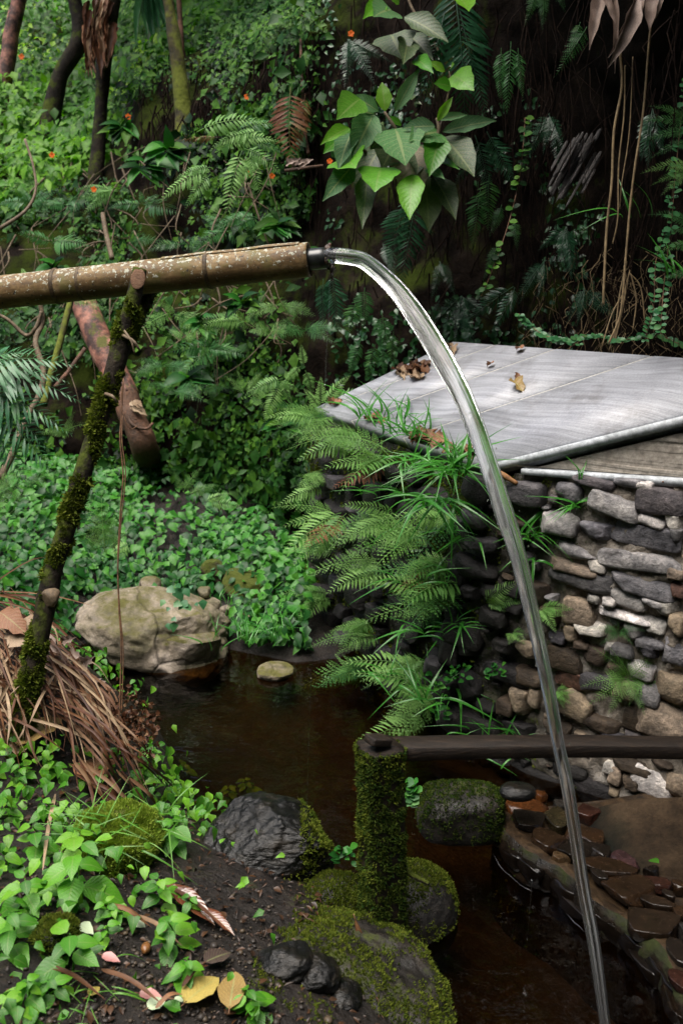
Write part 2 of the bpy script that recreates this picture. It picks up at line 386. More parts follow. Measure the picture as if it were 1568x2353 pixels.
SANDM = noise_mat('wet_sand_mortar', [(.008, .0045, .002), (.028, .016, .007), (.075, .045, .02)], 30, (.25, .7), .9, 140, .006)
SLABM = None
def mortar():
    g = N('wall_mortar'); p = g.pos(); sp = g.n('SeparateXYZ'); g.l(p, sp.inputs[0])
    n1 = g.noise(10, 6, .7, p); n2 = g.noise(70, 5, .7, p)
    dry = g.ramp(n1, [(.3, (.09, .075, .055)), (.5, (.24, .205, .165)), (.72, (.46, .43, .385))])
    wet = g.ramp(n1, [(.3, (.010, .010, .008)), (.6, (.03, .026, .018)), (.8, (.07, .05, .03))])
    m = g.ramp(g.math('MULTIPLY_ADD', g.noise(6, 5, .7, p), .9, g.math('SUBTRACT', sp.outputs[0], .45)), [(.50, 0.0), (.80, 1.0)])
    c = g.mix(m, wet, dry); c = g.mix(1.0, c, g.ramp(n2, [(.3, .5), (.7, 1.4)]), 'MULTIPLY')
    mm = g.ramp(g.noise(9, 5, .7, p), [(.56, 0.0), (.64, .85)]); mm = g.math('MULTIPLY', mm, g.math('SUBTRACT', 1.0, g.math('MULTIPLY', m, .8)))
    c = g.mix(mm, c, g.mix(n2, (.015, .02, .004), (.07, .08, .015)))
    return g.done(g.prin(c, g.ramp(m, [(0, .45), (1, .9)]), g.bump(g.math('ADD', n1, n2), .8, .012)))
MORTAR = mortar()
SLAB_ANG = 0.75
def slab():
    g = N('slab_concrete'); tc = g.n('TexCoord').outputs['Object']; oi = g.n('ObjectInfo')
    v = g.n('VectorMath', operation='ADD'); g.l(tc, v.inputs[0])
    wv = g.math('MULTIPLY', g.noise(1.1, 2, .5, tc), .28)
    cmb = g.n('CombineXYZ'); g.l(wv, cmb.inputs[1]); g.l(cmb.outputs[0], v.inputs[1])
    rt = g.n('VectorRotate', rotation_type='Z_AXIS'); rt.inputs['Angle'].default_value = SLAB_ANG; g.l(v.outputs[0], rt.inputs['Vector'])
    st = g.noise(1.0, 5, .75, g.scaled(rt.outputs[0], (1.6, 55.0, 3.0))); n = g.noise(2.4, 5, .6, tc); n3 = g.noise(150, 3, .6, tc)
    c = g.ramp(n, [(.3, (.25, .258, .285)), (.7, (.40, .412, .445))])
    c = g.mix(g.math('MULTIPLY', g.ramp(g.noise(3.2, 6, .75, tc), [(.50, 0.0), (.66, 1.0)]), .55), c, (.085, .075, .065)); c = g.mix(1.0, c, g.ramp(st, [(.30, .62), (.5, .97), (.70, 1.32)]), 'MULTIPLY'); c = g.mix(1.0, c, g.ramp(n3, [(.3, .85), (.7, 1.15)]), 'MULTIPLY')
    return g.done(g.prin(c, g.ramp(n, [(.35, .32), (.7, .55)]), g.bump(st, .35, .004), .5))
SLABM = slab()
CONCW = noise_mat('formwork_concrete', [(.22, .19, .15), (.36, .32, .27), (.46, .42, .36)], 8, (.7, .95), .7, 60, .005)
TRIM = noise_mat('pale_trim', [(.30, .32, .33), (.48, .51, .53), (.58, .61, .64)], 11, (.4, .7), .3, 60, .003)
JOINT = noise_mat('joint_filler', [(.42, .40, .36), (.56, .54, .50)], 20, (.6, .8), .3, 90, .003)
SIDEM = noise_mat('wet_ledge_side', [(.003, .0025, .002), (.010, .007, .004), (.03, .02, .012)], 16, (.15, .5), .9, 60, .012, moss=(.02, .026, .005), moss_th=(.56, .70), mscale=10, spec=.3)
CONCB0 = noise_mat('brown_concrete', [(.014, .008, .004), (.04, .024, .012), (.075, .047, .025)], 9, (.7, .95), .9, 50, .012, spec=.15)
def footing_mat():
    g = N('brown_concrete_painted_shade'); p = g.pos(); sp = g.n('SeparateXYZ'); g.l(p, sp.inputs[0]); n1 = g.noise(9, 6, .65, p); n2 = g.noise(60, 6, .7, p)
    dry = g.ramp(n1, [(.3, (.014, .009, .005)), (.5, (.034, .022, .012)), (.7, (.055, .036, .02))]); wet = g.ramp(n1, [(.3, (.002, .003, .002)), (.7, (.010, .011, .006))])  # the black-green ramp paints the recess's deep shadow into the concrete's left part
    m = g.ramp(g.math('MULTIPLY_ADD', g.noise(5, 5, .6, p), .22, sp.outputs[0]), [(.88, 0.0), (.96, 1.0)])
    c = g.mix(1.0, g.mix(m, wet, dry), g.ramp(n2, [(.3, .6), (.7, 1.35)]), 'MULTIPLY')  # wet is the painted recess shadow colour, dry the plain concrete
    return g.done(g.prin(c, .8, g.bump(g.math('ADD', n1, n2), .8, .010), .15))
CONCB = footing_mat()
WOODW = noise_mat('wet_dark_wood', [(.004, .003, .002), (.014, .009, .006), (.04, .026, .016)], 6, (.35, .65), .7, 30, .006, stretch=(1.0, 22, 22), spec=.3)
BARKD = noise_mat('dark_bark', [(.006, .005, .004), (.018, .014, .010), (.045, .035, .024)], 22, (.6, .9), 1, 80, .012, moss=(.05, .065, .010), moss_th=(.54, .66), mscale=12, spec=.15)
BARKM = noise_mat('mossy_trunk_bark', [(.012, .010, .005), (.04, .034, .009), (.12, .115, .015)], 9, (.7, .95), .9, 40, .015, moss=(.10, .12, .012), moss_th=(.50, .60), mscale=5)
BARKP = noise_mat('pink_bark', [(.02, .014, .012), (.07, .035, .028), (.30, .13, .09), (.46, .25, .18)], 13, (.5, .8), .8, 45, .012, moss=(.10, .10, .03), moss_th=(.66, .74))
BARKB = noise_mat('brown_bark', [(.03, .018, .011), (.09, .045, .025), (.17, .08, .045)], 10, (.6, .9), 1, 60, .015)
TWIG = noise_mat('pale_twig', [(.05, .035, .02), (.12, .085, .05), (.2, .16, .11)], 20, (.6, .9), .5)
VINE = noise_mat('brown_vine', [(.06, .03, .018), (.14, .07, .035), (.19, .10, .05)], 25, (.5, .8), .4)
ROOT = noise_mat('dark_root', [(.005, .0035, .003), (.014, .009, .007), (.032, .02, .014)], 20, (.7, .9), .5, spec=.05)
STRAW = noise_mat('straw_root', [(.10, .07, .035), (.20, .14, .07), (.26, .19, .10)], 15, (.6, .9), .4)
CUTW = noise_mat('cut_wood', [(.07, .03, .014), (.14, .07, .035), (.20, .115, .065)], 30, (.6, .85), .5, stretch=(2, 2, 9))
GREYW = noise_mat('grey_rotten_wood', [(.03, .028, .026), (.11, .10, .095), (.20, .185, .17)], 5, (.7, .95), 1, 30, .02, stretch=(9, 1, 9))
def bamboo():
    g = N('weathered_bamboo'); p = g.n('TexCoord').outputs['Object']; pl = g.scaled(p, (.25, 1, 1))
    n = g.noise(26, 6, .7, pl); n2 = g.noise(90, 5, .7)
    c = g.ramp(n, [(.3, (.05, .026, .009)), (.5, (.14, .085, .032)), (.68, (.27, .19, .09))])
    c = g.mix(1.0, c, g.ramp(n2, [(.3, .6), (.7, 1.35)]), 'MULTIPLY')
    c = g.mix(g.ramp(g.noise(14, 4), [(.52, 0.0), (.66, .6)]), c, (.10, .10, .022))
    up = g.n('SeparateXYZ'); g.l(g.n('NewGeometry').outputs['Normal'], up.inputs[0])
    lich = g.ramp(g.math('MULTIPLY_ADD', up.outputs[2], .085, g.noise(75, 4, .62)), [(.60, 0.0), (.635, 1.0)])
    c = g.mix(g.math('MULTIPLY', lich, .8), c, g.mix(g.noise(14), (.34, .36, .25), (.52, .52, .46)))
    blk = g.ramp(g.noise(60, 4, .6), [(.63, 0.0), (.67, .9)]); c = g.mix(blk, c, (.02, .018, .014))
    return g.done(g.prin(c, g.ramp(n2, [(.3, .45), (.7, .8)]), g.bump(g.math('ADD', n2, lich), .5, .002), .4))
BAMBOO = bamboo()
NODEM = noise_mat('bamboo_node', [(.02, .012, .006), (.07, .045, .02), (.15, .11, .06)], 40, (.5, .8), .4)
BAMIN = noise_mat('bamboo_inside', [(.10, .06, .025), (.18, .11, .05)], 30, (.6, .8), .3)
g = N('black_pipe'); PIPE = g.done(g.prin(g.ramp(g.noise(30), [(.4, (.010, .012, .012)), (.7, (.03, .032, .03))]), .28, None, .5))
def pool():
    g = N('pool_water'); p = g.pos()
    n = g.math('ADD', g.noise(5.0, 3, .5, g.scaled(p, (1, 1.6, 1)), .6), g.math('MULTIPLY', g.noise(19, 2, .5), .25))
    nb = g.bump(n, .22, .03)
    fr = g.n('Fresnel'); fr.inputs[0].default_value = 1.42; g.l(nb, fr.inputs[1])
    tr = g.n('BsdfTransparent'); tr.inputs[0].default_value = (.50, .34, .18, 1)
    gl = g.n('BsdfGlossy'); gl.inputs['Roughness'].default_value = .06; g.l(nb, gl.inputs['Normal'])
    mx = g.n('MixShader'); g.l(g.math('MULTIPLY', fr.outputs[0], 1.0), mx.inputs[0]); g.l(tr.outputs[0], mx.inputs[1]); g.l(gl.outputs[0], mx.inputs[2])
    return g.done(mx.outputs[0])
POOL = pool()
def jet():
    g = N('running_water'); uv = g.n('UVMap').outputs[0]
    st = g.noise(1.0, 3, .5, g.scaled(uv, (12, .9, 1))); st2 = g.noise(1.0, 3, .6, g.scaled(uv, (34, 1.6, 1)))
    nb = g.bump(g.math('ADD', st, g.math('MULTIPLY', st2, .35)), .28, .006)
    glass = g.prin((.97, .99, .98), .11, nb, .5, **{'Transmission Weight': 1.0, 'IOR': 1.33})
    foam = g.n('BsdfDiffuse'); foam.inputs[0].default_value = (.85, .88, .9, 1)
    tl = g.n('BsdfTranslucent'); tl.inputs[0].default_value = (.85, .88, .9, 1); m0 = g.n('MixShader'); g.l(foam.outputs[0], m0.inputs[1]); g.l(tl.outputs[0], m0.inputs[2])
    mx = g.n('MixShader'); g.l(g.ramp(g.math('MULTIPLY_ADD', st2, .5, g.math('MULTIPLY', st, .5)), [(.48, .0), (.66, .38)]), mx.inputs[0]); g.l(glass, mx.inputs[1]); g.l(m0.outputs[0], mx.inputs[2])
    return g.done(mx.outputs[0])
JET = jet()
g = N('water_thread'); gl = g.n('BsdfGlossy'); gl.inputs['Roughness'].default_value = .1; tr = g.n('BsdfTransparent'); mx = g.n('MixShader'); mx.inputs[0].default_value = .14; g.l(tr.outputs[0], mx.inputs[1]); g.l(gl.outputs[0], mx.inputs[2]); DRIP = g.done(mx.outputs[0])
# ---------------------------------------------------------------- setting: ground, pool, banks
POOLXY = np.array([(.75, -3), (.5, .5), (.35, 1.4), (.22, 1.9), (.14, 2.2), (0, 2.45), (-.2, 2.6), (-.46, 2.79), (-.66, 3.3), (-.95, 3.75), (-1.25, 4.1), (-1.1, 4.3), (-.8, 4.3), (-.5, 4.15), (-.2, 4.0), (0, 4.05), (.3, 4.5), (3.5, 4.5), (3.5, -3)], float)
def sdist(X, Y):
    p = np.stack([X, Y], -1); d = np.full(X.shape, 1e9); inside = np.zeros(X.shape, bool); n = len(POOLXY)
    for i in range(n):
        a, b = POOLXY[i], POOLXY[(i+1) % n]; e = b-a; q = p-a
        t = np.clip((q@e)/(e@e), 0, 1); d = np.minimum(d, np.linalg.norm(q-t[..., None]*e, axis=-1))
        c = ((a[1] > p[..., 1]) != (b[1] > p[..., 1])) & (p[..., 0] < (b[0]-a[0])*(p[..., 1]-a[1])/(b[1]-a[1]+1e-12)+a[0])
        inside ^= c
    return np.where(inside, -d, d)
def hgt(X, Y):
    X = np.asarray(X, float); Y = np.asarray(Y, float)
    d = sdist(X, Y); f = np.clip((Y-3.3)/.9, 0, 1)
    a = .27*(1-f)+.07*f; b = .07*(1-f)+.27*f; dp = np.maximum(d, 0)
    p = np.stack([X, Y, X*0], -1)
    z = a*(1-np.exp(-dp/.28)) + b*np.minimum(dp, 2.6) + .06*np.maximum(dp-2.6, 0)
    z = z + np.minimum(dp*3, 1)*(.045*fbm(p, 1.7, 3, 3)+.02*fbm(p, 7, 3, 5))
    z = z + .36*np.exp(-(((X+1.22)/.42)**2+((Y-3.05)/.42)**2))
    z = np.where(d < 0, -.24*(1-np.exp(d/.16)) + .02*fbm(p, 5, 3, 9), z)
    return z
def G(x, y, lift=0.0):
    """the point of the ground seen at picture point x, y"""
    r = ray(x, y); t = np.linspace(.6, 9, 900); Q = EYEP + r*t[:, None]
    k = np.argmax(Q[:, 2] < hgt(Q[:, 0], Q[:, 1])); q = Q[k].copy(); q[2] = hgt(q[0], q[1])+lift; return q
xs = np.concatenate([np.linspace(-9, -3, 40)[:-1], np.linspace(-3, 1.2, 170), np.linspace(1.2, 5, 24)[1:]])
ys = np.concatenate([np.linspace(-5, .8, 40)[:-1], np.linspace(.8, 7.5, 240)])
GX, GY = np.meshgrid(xs, ys, indexing='ij'); GZ = hgt(GX, GY)
GV = np.stack([GX, GY, GZ], -1).reshape(-1, 3); GF = grid_faces(len(xs), len(ys))[:, ::-1]
tag(obj('ground', mesh('ground', GV, GF, mat=SOIL)), kind='structure')
far = np.array([(-200, -200, -.6), (200, -200, -.6), (200, 200, -.6), (-200, 200, -.6)], float)
tag(obj('valley_floor', mesh('valley_floor', far, np.array([[0, 1, 2, 3]]), mat=BANKM)), kind='structure')
bx = np.linspace(-1.6, 3.4, 60); by = np.linspace(-2.8, 4.7, 90); BX, BY = np.meshgrid(bx, by, indexing='ij')
# bed stones are part of the bed's relief
bz = -.27 + .05*fbm(np.stack([BX, BY, BX*0], -1), 6, 3, 2)
tag(obj('stream_bed', mesh('stream_bed', np.stack([BX, BY, bz], -1).reshape(-1, 3), grid_faces(60, 90)[:, ::-1], mat=BED)), kind='structure')
wv = np.array([(-1.7, -2.9, 0), (3.45, -2.9, 0), (3.45, 4.75, 0), (-1.7, 4.75, 0)], float)
tag(obj('pool_water', mesh('pool_water', wv, np.array([[0, 1, 2, 3]]), mat=POOL)), kind='structure')
# the steep earth bank behind, lofted column by column
colx = [-1500, -600, 0, 250, 420, 620, 800, 1000, 1200, 1400, 1700, 2300, 3600]
cols = [[(1150, 7.0), (980, 7.2), (720, 8.0), (480, 8.8), (330, 9.5), (100, 12), (-300, 18), (-700, 26)],
        [(1130, 6.6), (980, 6.6), (700, 7.2), (480, 7.7), (330, 8.4), (90, 11), (-300, 17), (-700, 26)],
        [(1120, 6.0), (975, 6.0), (700, 6.5), (470, 7.0), (330, 7.7), (90, 10), (-300, 15), (-700, 25)],
        [(1110, 5.9), (960, 5.9), (690, 6.2), (450, 6.6), (320, 7.4), (80, 9.5), (-300, 14), (-700, 24)],
        [(1100, 5.75), (945, 5.75), (660, 6.0), (400, 6.2), (215, 6.4), (60, 8.8), (-300, 14), (-700, 22)],
        [(1080, 5.4), (925, 5.4), (600, 5.55), (300, 5.7), (115, 5.85), (-30, 8.0), (-320, 13), (-800, 20)],
        [(1040, 5.0), (880, 5.0), (560, 5.1), (250, 5.15), (10, 5.2), (-220, 5.8), (-520, 8.0), (-1000, 14)],
        [(1000, 4.75), (840, 4.75), (550, 4.75), (250, 4.7), (-80, 4.6), (-420, 4.7), (-800, 5.4), (-1300, 7.5)],
        [(960, 4.5), (805, 4.5), (550, 4.5), (250, 4.35), (-100, 4.0), (-520, 3.7), (-1100, 4.2), (-1800, 5.5)],
        [(960, 4.05), (805, 4.1), (550, 4.05), (250, 3.85), (-100, 3.4), (-560, 3.0), (-1300, 3.4), (-2200, 4.2)],
        [(990, 3.5), (825, 3.5), (550, 3.45), (250, 3.25), (-100, 2.85), (-560, 2.5), (-1400, 2.8), (-2300, 3.6)],
        [(1050, 2.9), (870, 2.9), (550, 2.85), (250, 2.65), (-100, 2.3), (-560, 2.1), (-1400, 2.3), (-2300, 3.0)],
        [(1200, 2.3), (950, 2.3), (550, 2.25), (250, 2.1), (-100, 1.85), (-560, 1.7), (-1500, 1.9), (-2600, 2.5)]]
ctrl = np.array([[P(x, y, d) for (y, d) in c] for x, c in zip(colx, cols)])
ctrl[:, 0, 2] = -.6
NU, NV = 190, 170
S = crom(ctrl, NU); S = np.swapaxes(crom(np.swapaxes(S, 0, 1), NV), 0, 1)
du = np.gradient(S, axis=0); dv = np.gradient(S, axis=1); SN = nrm(np.cross(du, dv))
toward = np.sum(SN*(EYEP-S), -1, keepdims=True); SN = np.where(toward.mean() < 0, -SN, SN)
amp = .10+.03*np.clip(depth(S.reshape(-1, 3).T).reshape(NU, NV)-4, 0, 6)
S = S + SN*(amp*fbm(S, 1.5, 4, 1)+.05*fbm(S, 5.5, 4, 4))[..., None]
BV = S.reshape(-1, 3); BF = grid_faces(NU, NV)
tag(obj('earth_bank', mesh('earth_bank', BV, BF, mat=BANKM)), kind='structure')
BTRI = BF
def bank_at(x, y):
    """depth of the bank at picture point"""
    q = BPJ; r = (q[:, 0]-x)**2+(q[:, 1]-y)**2+np.where(q[:, 2] < .3, 1e9, 0); k = np.argsort(r)[:40]; near = k[r[k] < max(900, r[k[0]]*1.5)]; return q[near, 2].min()
BPJ = proj(BV)
def cube_sphere(n):
    V = []; F = []; o = 0
    t = np.tan(np.linspace(-np.pi/4, np.pi/4, n+1)); A, B = np.meshgrid(t, t, indexing='ij'); one = np.ones_like(A)
    for ax in range(3):
        for s in (-1, 1):
            c = [None]*3; c[ax] = s*one; c[(ax+1) % 3] = A; c[(ax+2) % 3] = B
            V.append(np.stack(c, -1).reshape(-1, 3)); f = grid_faces(n+1, n+1)+o; F.append(f if s < 0 else f[:, ::-1]); o += (n+1)**2
    V = np.concatenate(V); F = np.concatenate(F)
    _, i, inv = np.unique(np.round(V, 5), axis=0, return_index=True, return_inverse=True)
    return nrm(V[i]), inv.ravel()[F]
# ---------------------------------------------------------------- moss helper
def tuft_tpl(seed, blades=5, h=1.0):
    rng = np.random.default_rng(seed); J = Join()
    for k in range(blades):
        a = rng.uniform(0, 6.28); lean = rng.uniform(.2, .9); d = np.array([math.cos(a)*lean, math.sin(a)*lean, 1.0]); d = d/np.linalg.norm(d)*h*rng.uniform(.6, 1.1)
        s = nrm(np.cross(d, [rng.normal(), rng.normal(), .3]))*.13; o = np.array([rng.normal()*.25, rng.normal()*.25, -.1])
        J.add(np.stack([o-s, o+d*.5+s*1.3, o+d, o+d*.45-s*1.3]), [np.array([[0, 1, 2, 3]])], None, 0)
    return np.concatenate(J.V), [np.concatenate(f) for f in J.F.values()], np.concatenate(J.uv)
TUFTS = [tuft_tpl(k) for k in range(4)]
def moss_on(V, F, n, size, mat, name='moss', parent=None, mask=None, scale_noise=9, th=-.05, up=.35, label=None, cat=None):
    p, nn = sample_tris(V, F, n)
    k = fbm(p, scale_noise, 3, 21) + RNG.normal(0, .12, len(p)) > th
    if mask is not None: k &= mask(p, nn)
    p, nn = p[k], nn[k]; J = Join(); kk = RNG.integers(0, 4, len(p))
    z = nrm(nn+np.array([0, 0, up]))
    for t in range(4):
        q = kk == t; m = q.sum()
        if not m: continue
        y = nrm(np.cross(z[q], RNG.normal(size=(m, 3)))); x = np.cross(y, z[q]); s = size*RNG.uniform(.6, 1.4, m)
        J.scatter(TUFTS[t], p[q], np.stack([x, y, z[q]], -1)*s[:, None, None], RNG.random(m))
    if not J.V: return None
    return stuff(name, J.mesh(name, mat), parent, label, cat)
# ---------------------------------------------------------------- rocks
CS = {n: cube_sphere(n) for n in (5, 7, 10, 26, 44, 80)}
def rock_arrays(n=26, e=.75, seed=0, cuts=6, cut_d=(.62, .9), amp=.10, freq=1.6, fine=.025, soft=.25, flat_top=None, grit=0.0):
    V, F = CS[n]; rng = np.random.default_rng(seed)
    V = np.sign(V)*np.abs(V)**e; V = V/np.max(np.abs(V), axis=0)
    for k in range(cuts):
        d = nrm(rng.normal(size=3)); c = rng.uniform(*cut_d); x = V@d - c; V = V - np.where(x > 0, x*(1-soft), 0)[:, None]*d
    if flat_top is not None:
        x = V[:, 2]-flat_top; V[:, 2] -= np.where(x > 0, x*.85, 0)
    nn = nrm(V)
    V = V*(1+amp*fbm(V, freq, 3, seed+1))[:, None] + nn*(fine*fbm(V, freq*5, 4, seed+2))[:, None]
    if grit: V = V*(1+grit*fbm(V*np.array([1, 1, 2.2]), 14, 4, seed+5))[:, None]
    return V, F
def Rz(a, b=0.0, c=0.0):
    return np.array(Matrix.Rotation(a, 3, 'Z') @ Matrix.Rotation(b, 3, 'Y') @ Matrix.Rotation(c, 3, 'X'))
def rock(name, label, c, size, mat, rot=0, tilt=(0, 0), group=None, cat='rock', parent=None, **kw):
    V, F = rock_arrays(**kw); V = (V*np.asarray(size)/2)@Rz(rot, *tilt).T + np.asarray(c)
    e = thing(name, label, cat, (c[0], c[1], c[2]-size[2]/2), group) if parent is None else parent
    o = obj('stone' if parent is None else name, mesh('stone', V, F, mat=mat), e)
    return e, V, F
# ---------------------------------------------------------------- bamboo spout
ax0, ax1 = P(-420, 716, 3.12), P(711, 596, 2.86); ax0 = ax1+(ax0-ax1)*1.9
AX = nrm(ax1-ax0); AL = np.linalg.norm(ax1-ax0)
AU = nrm(np.array([0, 0, 1]) - AX*AX[2]); AS = np.cross(AX, AU)
bam = thing('bamboo_pipe', 'weathered bamboo pipe with lichen spots spouting water, propped on the mossy pole', 'bamboo pipe', ax0)
def s_of(x):      # station along the axis at picture column x
    t = np.linspace(0, AL, 4000); q = proj(ax0+AX*t[:, None]); return t[np.argmin(np.abs(q[:, 0]-x))]
def bam_tube(name, s0, s1, rf, mat, n=24, sides=40, parent=bam, local=True, inner=None):
    s = np.linspace(s0, s1, n); a = np.linspace(0, 2*np.pi, sides, endpoint=False)
    prof = [(s, np.array([rf(v) for v in s]))]
    if inner: prof += [(np.array([s1, s1-.004, s1-.12]), np.array([rf(s1)-.003, inner, inner]))]
    ss = np.concatenate([q[0] for q in prof]); rr = np.concatenate([q[1] for q in prof])
    wob = 1+.02*fbm(np.stack([np.cos(a)[None]+ss[:, None]*4, np.sin(a)[None]+0*ss[:, None], ss[:, None]*3+0*a[None]], -1), 1.3, 3, 4)
    V = np.stack([ss[:, None]+0*a[None], (rr[:, None]*wob)*np.cos(a)[None], (rr[:, None]*wob)*np.sin(a)[None]], -1).reshape(-1, 3)
    M = Matrix.Identity(4)
    for r in range(3): M[r][0] = AX[r]; M[r][1] = AS[r]; M[r][2] = AU[r]; M[r][3] = ax0[r]
    return obj(name, mesh(name, V, grid_faces(len(ss), sides, True), mat=mat), parent, M)
RB = .0492
nodes = [s_of(-640), s_of(-230), s_of(133), s_of(481)]
edges = [0]+nodes+[AL]
for k in range(5):
    a, b = edges[k]+(.006 if k else 0), edges[k+1]-(.006 if k < 4 else 0)
    bam_tube('culm_section', a, b, lambda v, a=a, b=b: RB*(1+.030*math.exp(-(v-a)/.02)*(k > 0)+.035*math.exp(-(b-v)/.02)*(k < 4)), BAMBOO, inner=.040 if k == 4 else None)
for s in nodes:
    bam_tube('node_ring', s-.0065, s+.0065, lambda v, s=s: RB*(1.045+.055*math.cos((v-s)/.0065*1.4)), NODEM, n=8)
s2 = s_of(190)
bam_tube('node_ring', s2-.005, s2+.005, lambda v: RB*(1.004+.02*math.cos((v-s2)/.005*1.4)), NODEM, n=7)
# split strip lying on top
sa, sb = s_of(380), s_of(693); ss = np.linspace(sa, sb, 30); aa = np.linspace(math.radians(62), math.radians(132), 10)
out = []
for rad in (RB*1.075, RB*1.02):
    r = rad*(1+.02*np.sin(ss*31))[:, None]; out.append(np.stack([ss[:, None]+0*aa[None], r*np.cos(aa)[None], r*np.sin(aa)[None]], -1))
V = np.concatenate([out[0], out[1][:, ::-1]], 1); m = V.shape[1]
M = Matrix.Identity(4)
for r in range(3): M[r][0] = AX[r]; M[r][1] = AS[r]; M[r][2] = AU[r]; M[r][3] = ax0[r]
obj('split_strip', mesh('split_strip', V.reshape(-1, 3), grid_faces(30, m, True), mat=BAMBOO), bam, M)
pe = AL+.062
bam_tube('inner_pipe', AL-.11, pe, lambda v: .0305, PIPE, n=6, inner=.027)
J = Join()
for k in range(70):
    a = RNG.uniform(0, 6.28); c = ax0+AX*(pe+RNG.normal(0, .004)-.002)+(AS*math.cos(a)+AU*math.sin(a))*.031*(1+.06*RNG.normal())
    V, F = CS[5]; J.add(V*np.array([.0055, .0055, .0065])*RNG.uniform(.5, 1.2)+c, F)
for k in range(8):
    c = ax0+AX*(pe-.002)-AU*(.030+.005*k)+AS*RNG.normal(0, .004); V, F = CS[5]; J.add(V*(.007-.0006*k)+c, F)
stuff('root_collar', J.mesh('root_collar', noise_mat('wet_root_collar', [(.012, .006, .004), (.05, .02, .01), (.12, .06, .02)], 90, (.15, .4), .6, spec=.7)), bam)
# ---------------------------------------------------------------- water jet
JP = [(752, 583, 23), (763, 586, 21), (800, 590, 21), (841, 603, 22), (906, 661, 25), (961, 735, 28), (1016, 825, 29), (1068, 926, 25), (1116, 1056, 22), (1156, 1181, 23), (1188, 1281, 20), (1224, 1431, 18), (1247, 1531, 17), (1268, 1631, 16.5), (1284, 1716, 15), (1301, 1790, 15), (1322, 1915, 15), (1341, 2040, 15.5), (1364, 2165, 15.5), (1389, 2350, 13.5), (1408, 2530, 12)]
pts = []; rad = []
for x, y, r in JP:
    s = math.sqrt(max(0, y-583)/1947.0); b = (1176-y)/FPX; Y = 2.95-1.14*s
    d = Y/(CP+b*SP); pts.append(P(x, y, d)); rad.append(.84*r*d/FPX)
n = 200; path = crom(pts, n); rr = np.interp(np.linspace(0, len(pts)-1, n), range(len(pts)), rad)
k = path[:, 2] > -.05; path, rr = path[k], rr[k]; n = len(path)
a = np.linspace(0, 2*np.pi, 72, endpoint=False); T = nrm(np.gradient(path, axis=0)); X = nrm(np.cross(T, [.1, -1, .1])); Y = np.cross(T, X)
sl = np.linspace(0, 1, n)
ridge = 1 + .10*fbm(np.stack([np.cos(a)[None]*2.2+0*sl[:, None], np.sin(a)[None]*2.2+0*sl[:, None], 4*sl[:, None]+0*a[None]], -1), 1.3, 2, 5)*np.minimum(1, sl*6)[:, None] + .05*fbm(np.stack([np.cos(a)[None]*6+0*sl[:, None], np.sin(a)[None]*6+0*sl[:, None], 9*sl[:, None]+0*a[None]], -1), 1.2, 3, 8)
R = rr[:, None]*ridge
V = path[:, None] + X[:, None]*(R*np.cos(a))[..., None] + Y[:, None]*(R*np.sin(a)*.8)[..., None]
uv = np.stack(np.broadcast_arrays((a/(2*np.pi))[None], sl[:, None]*4), -1).reshape(-1, 2)
wj = thing('water_jet', 'arc of clear water pouring from the bamboo spout down into the pool', 'water', path[0])
obj('stream', mesh('stream', V.reshape(-1, 3), grid_faces(n, 72, True), uv, mat=JET), wj)
for q in range(4):     # thin strands beside the main stream
    a0 = [2.7, 3.4, 2.2, .3][q]; i0, i1 = [(10, 90), (55, 130), (100, 190), (120, 195)][q]; i1 = min(i1, n)
    off = (1.03+.10*np.sin(np.linspace(0, 3.1, i1-i0)))[:, None]
    pp = path[i0:i1]+(X[i0:i1]*math.cos(a0)+Y[i0:i1]*math.sin(a0)*.8)*rr[i0:i1, None]*off
    V, F, uv2 = tube_arrays(pp, .0024*np.sin(np.linspace(.1, 3.05, i1-i0))+.0004, sides=8); obj('strand', mesh('strand', V, F, uv2, mat=JET), wj)
J = Join(); cs2 = cube_sphere(3)
for k in range(46):
    i = int(n*random.uniform(.35, .97)); a_ = random.uniform(0, 6.28); o_ = rr[i]*random.uniform(1.15, 2.4); s_ = random.uniform(.0007, .0018)
    J.add(cs2[0]*np.array([s_, s_, s_*1.6])+path[i]+X[i]*math.cos(a_)*o_+Y[i]*math.sin(a_)*o_, cs2[1])
stuff('droplets', J.mesh('droplets', JET), wj)
def drip(label, pts, r):
    q = np.array([P(*p) for p in pts]); t = tag(tube('water_drip', q, r, DRIP, n=24, sides=6), label, 'water drip', 'threads of dripping water')
drip('thin thread of water falling from under the spout mouth to the ferns', [(757, 640, 2.86), (755, 720, 2.87), (750, 800, 2.88), (746, 885, 2.9)], .0015)
drip('thin grey water thread dripping from the bamboo node above the slope', [(478, 678, 2.93), (470, 800, 3.0), (458, 900, 3.05), (446, 990, 3.1)], .0015)
drip('faint water thread falling onto the dark pool left of the post', [(714, 1555, 2.75), (709, 1700, 2.75), (702, 1930, 2.72)], .0011)
drip('short water drip over the brown pool by the cobbled ledge', [(1221, 2020, 2.5), (1210, 2160, 2.5)], .0011)
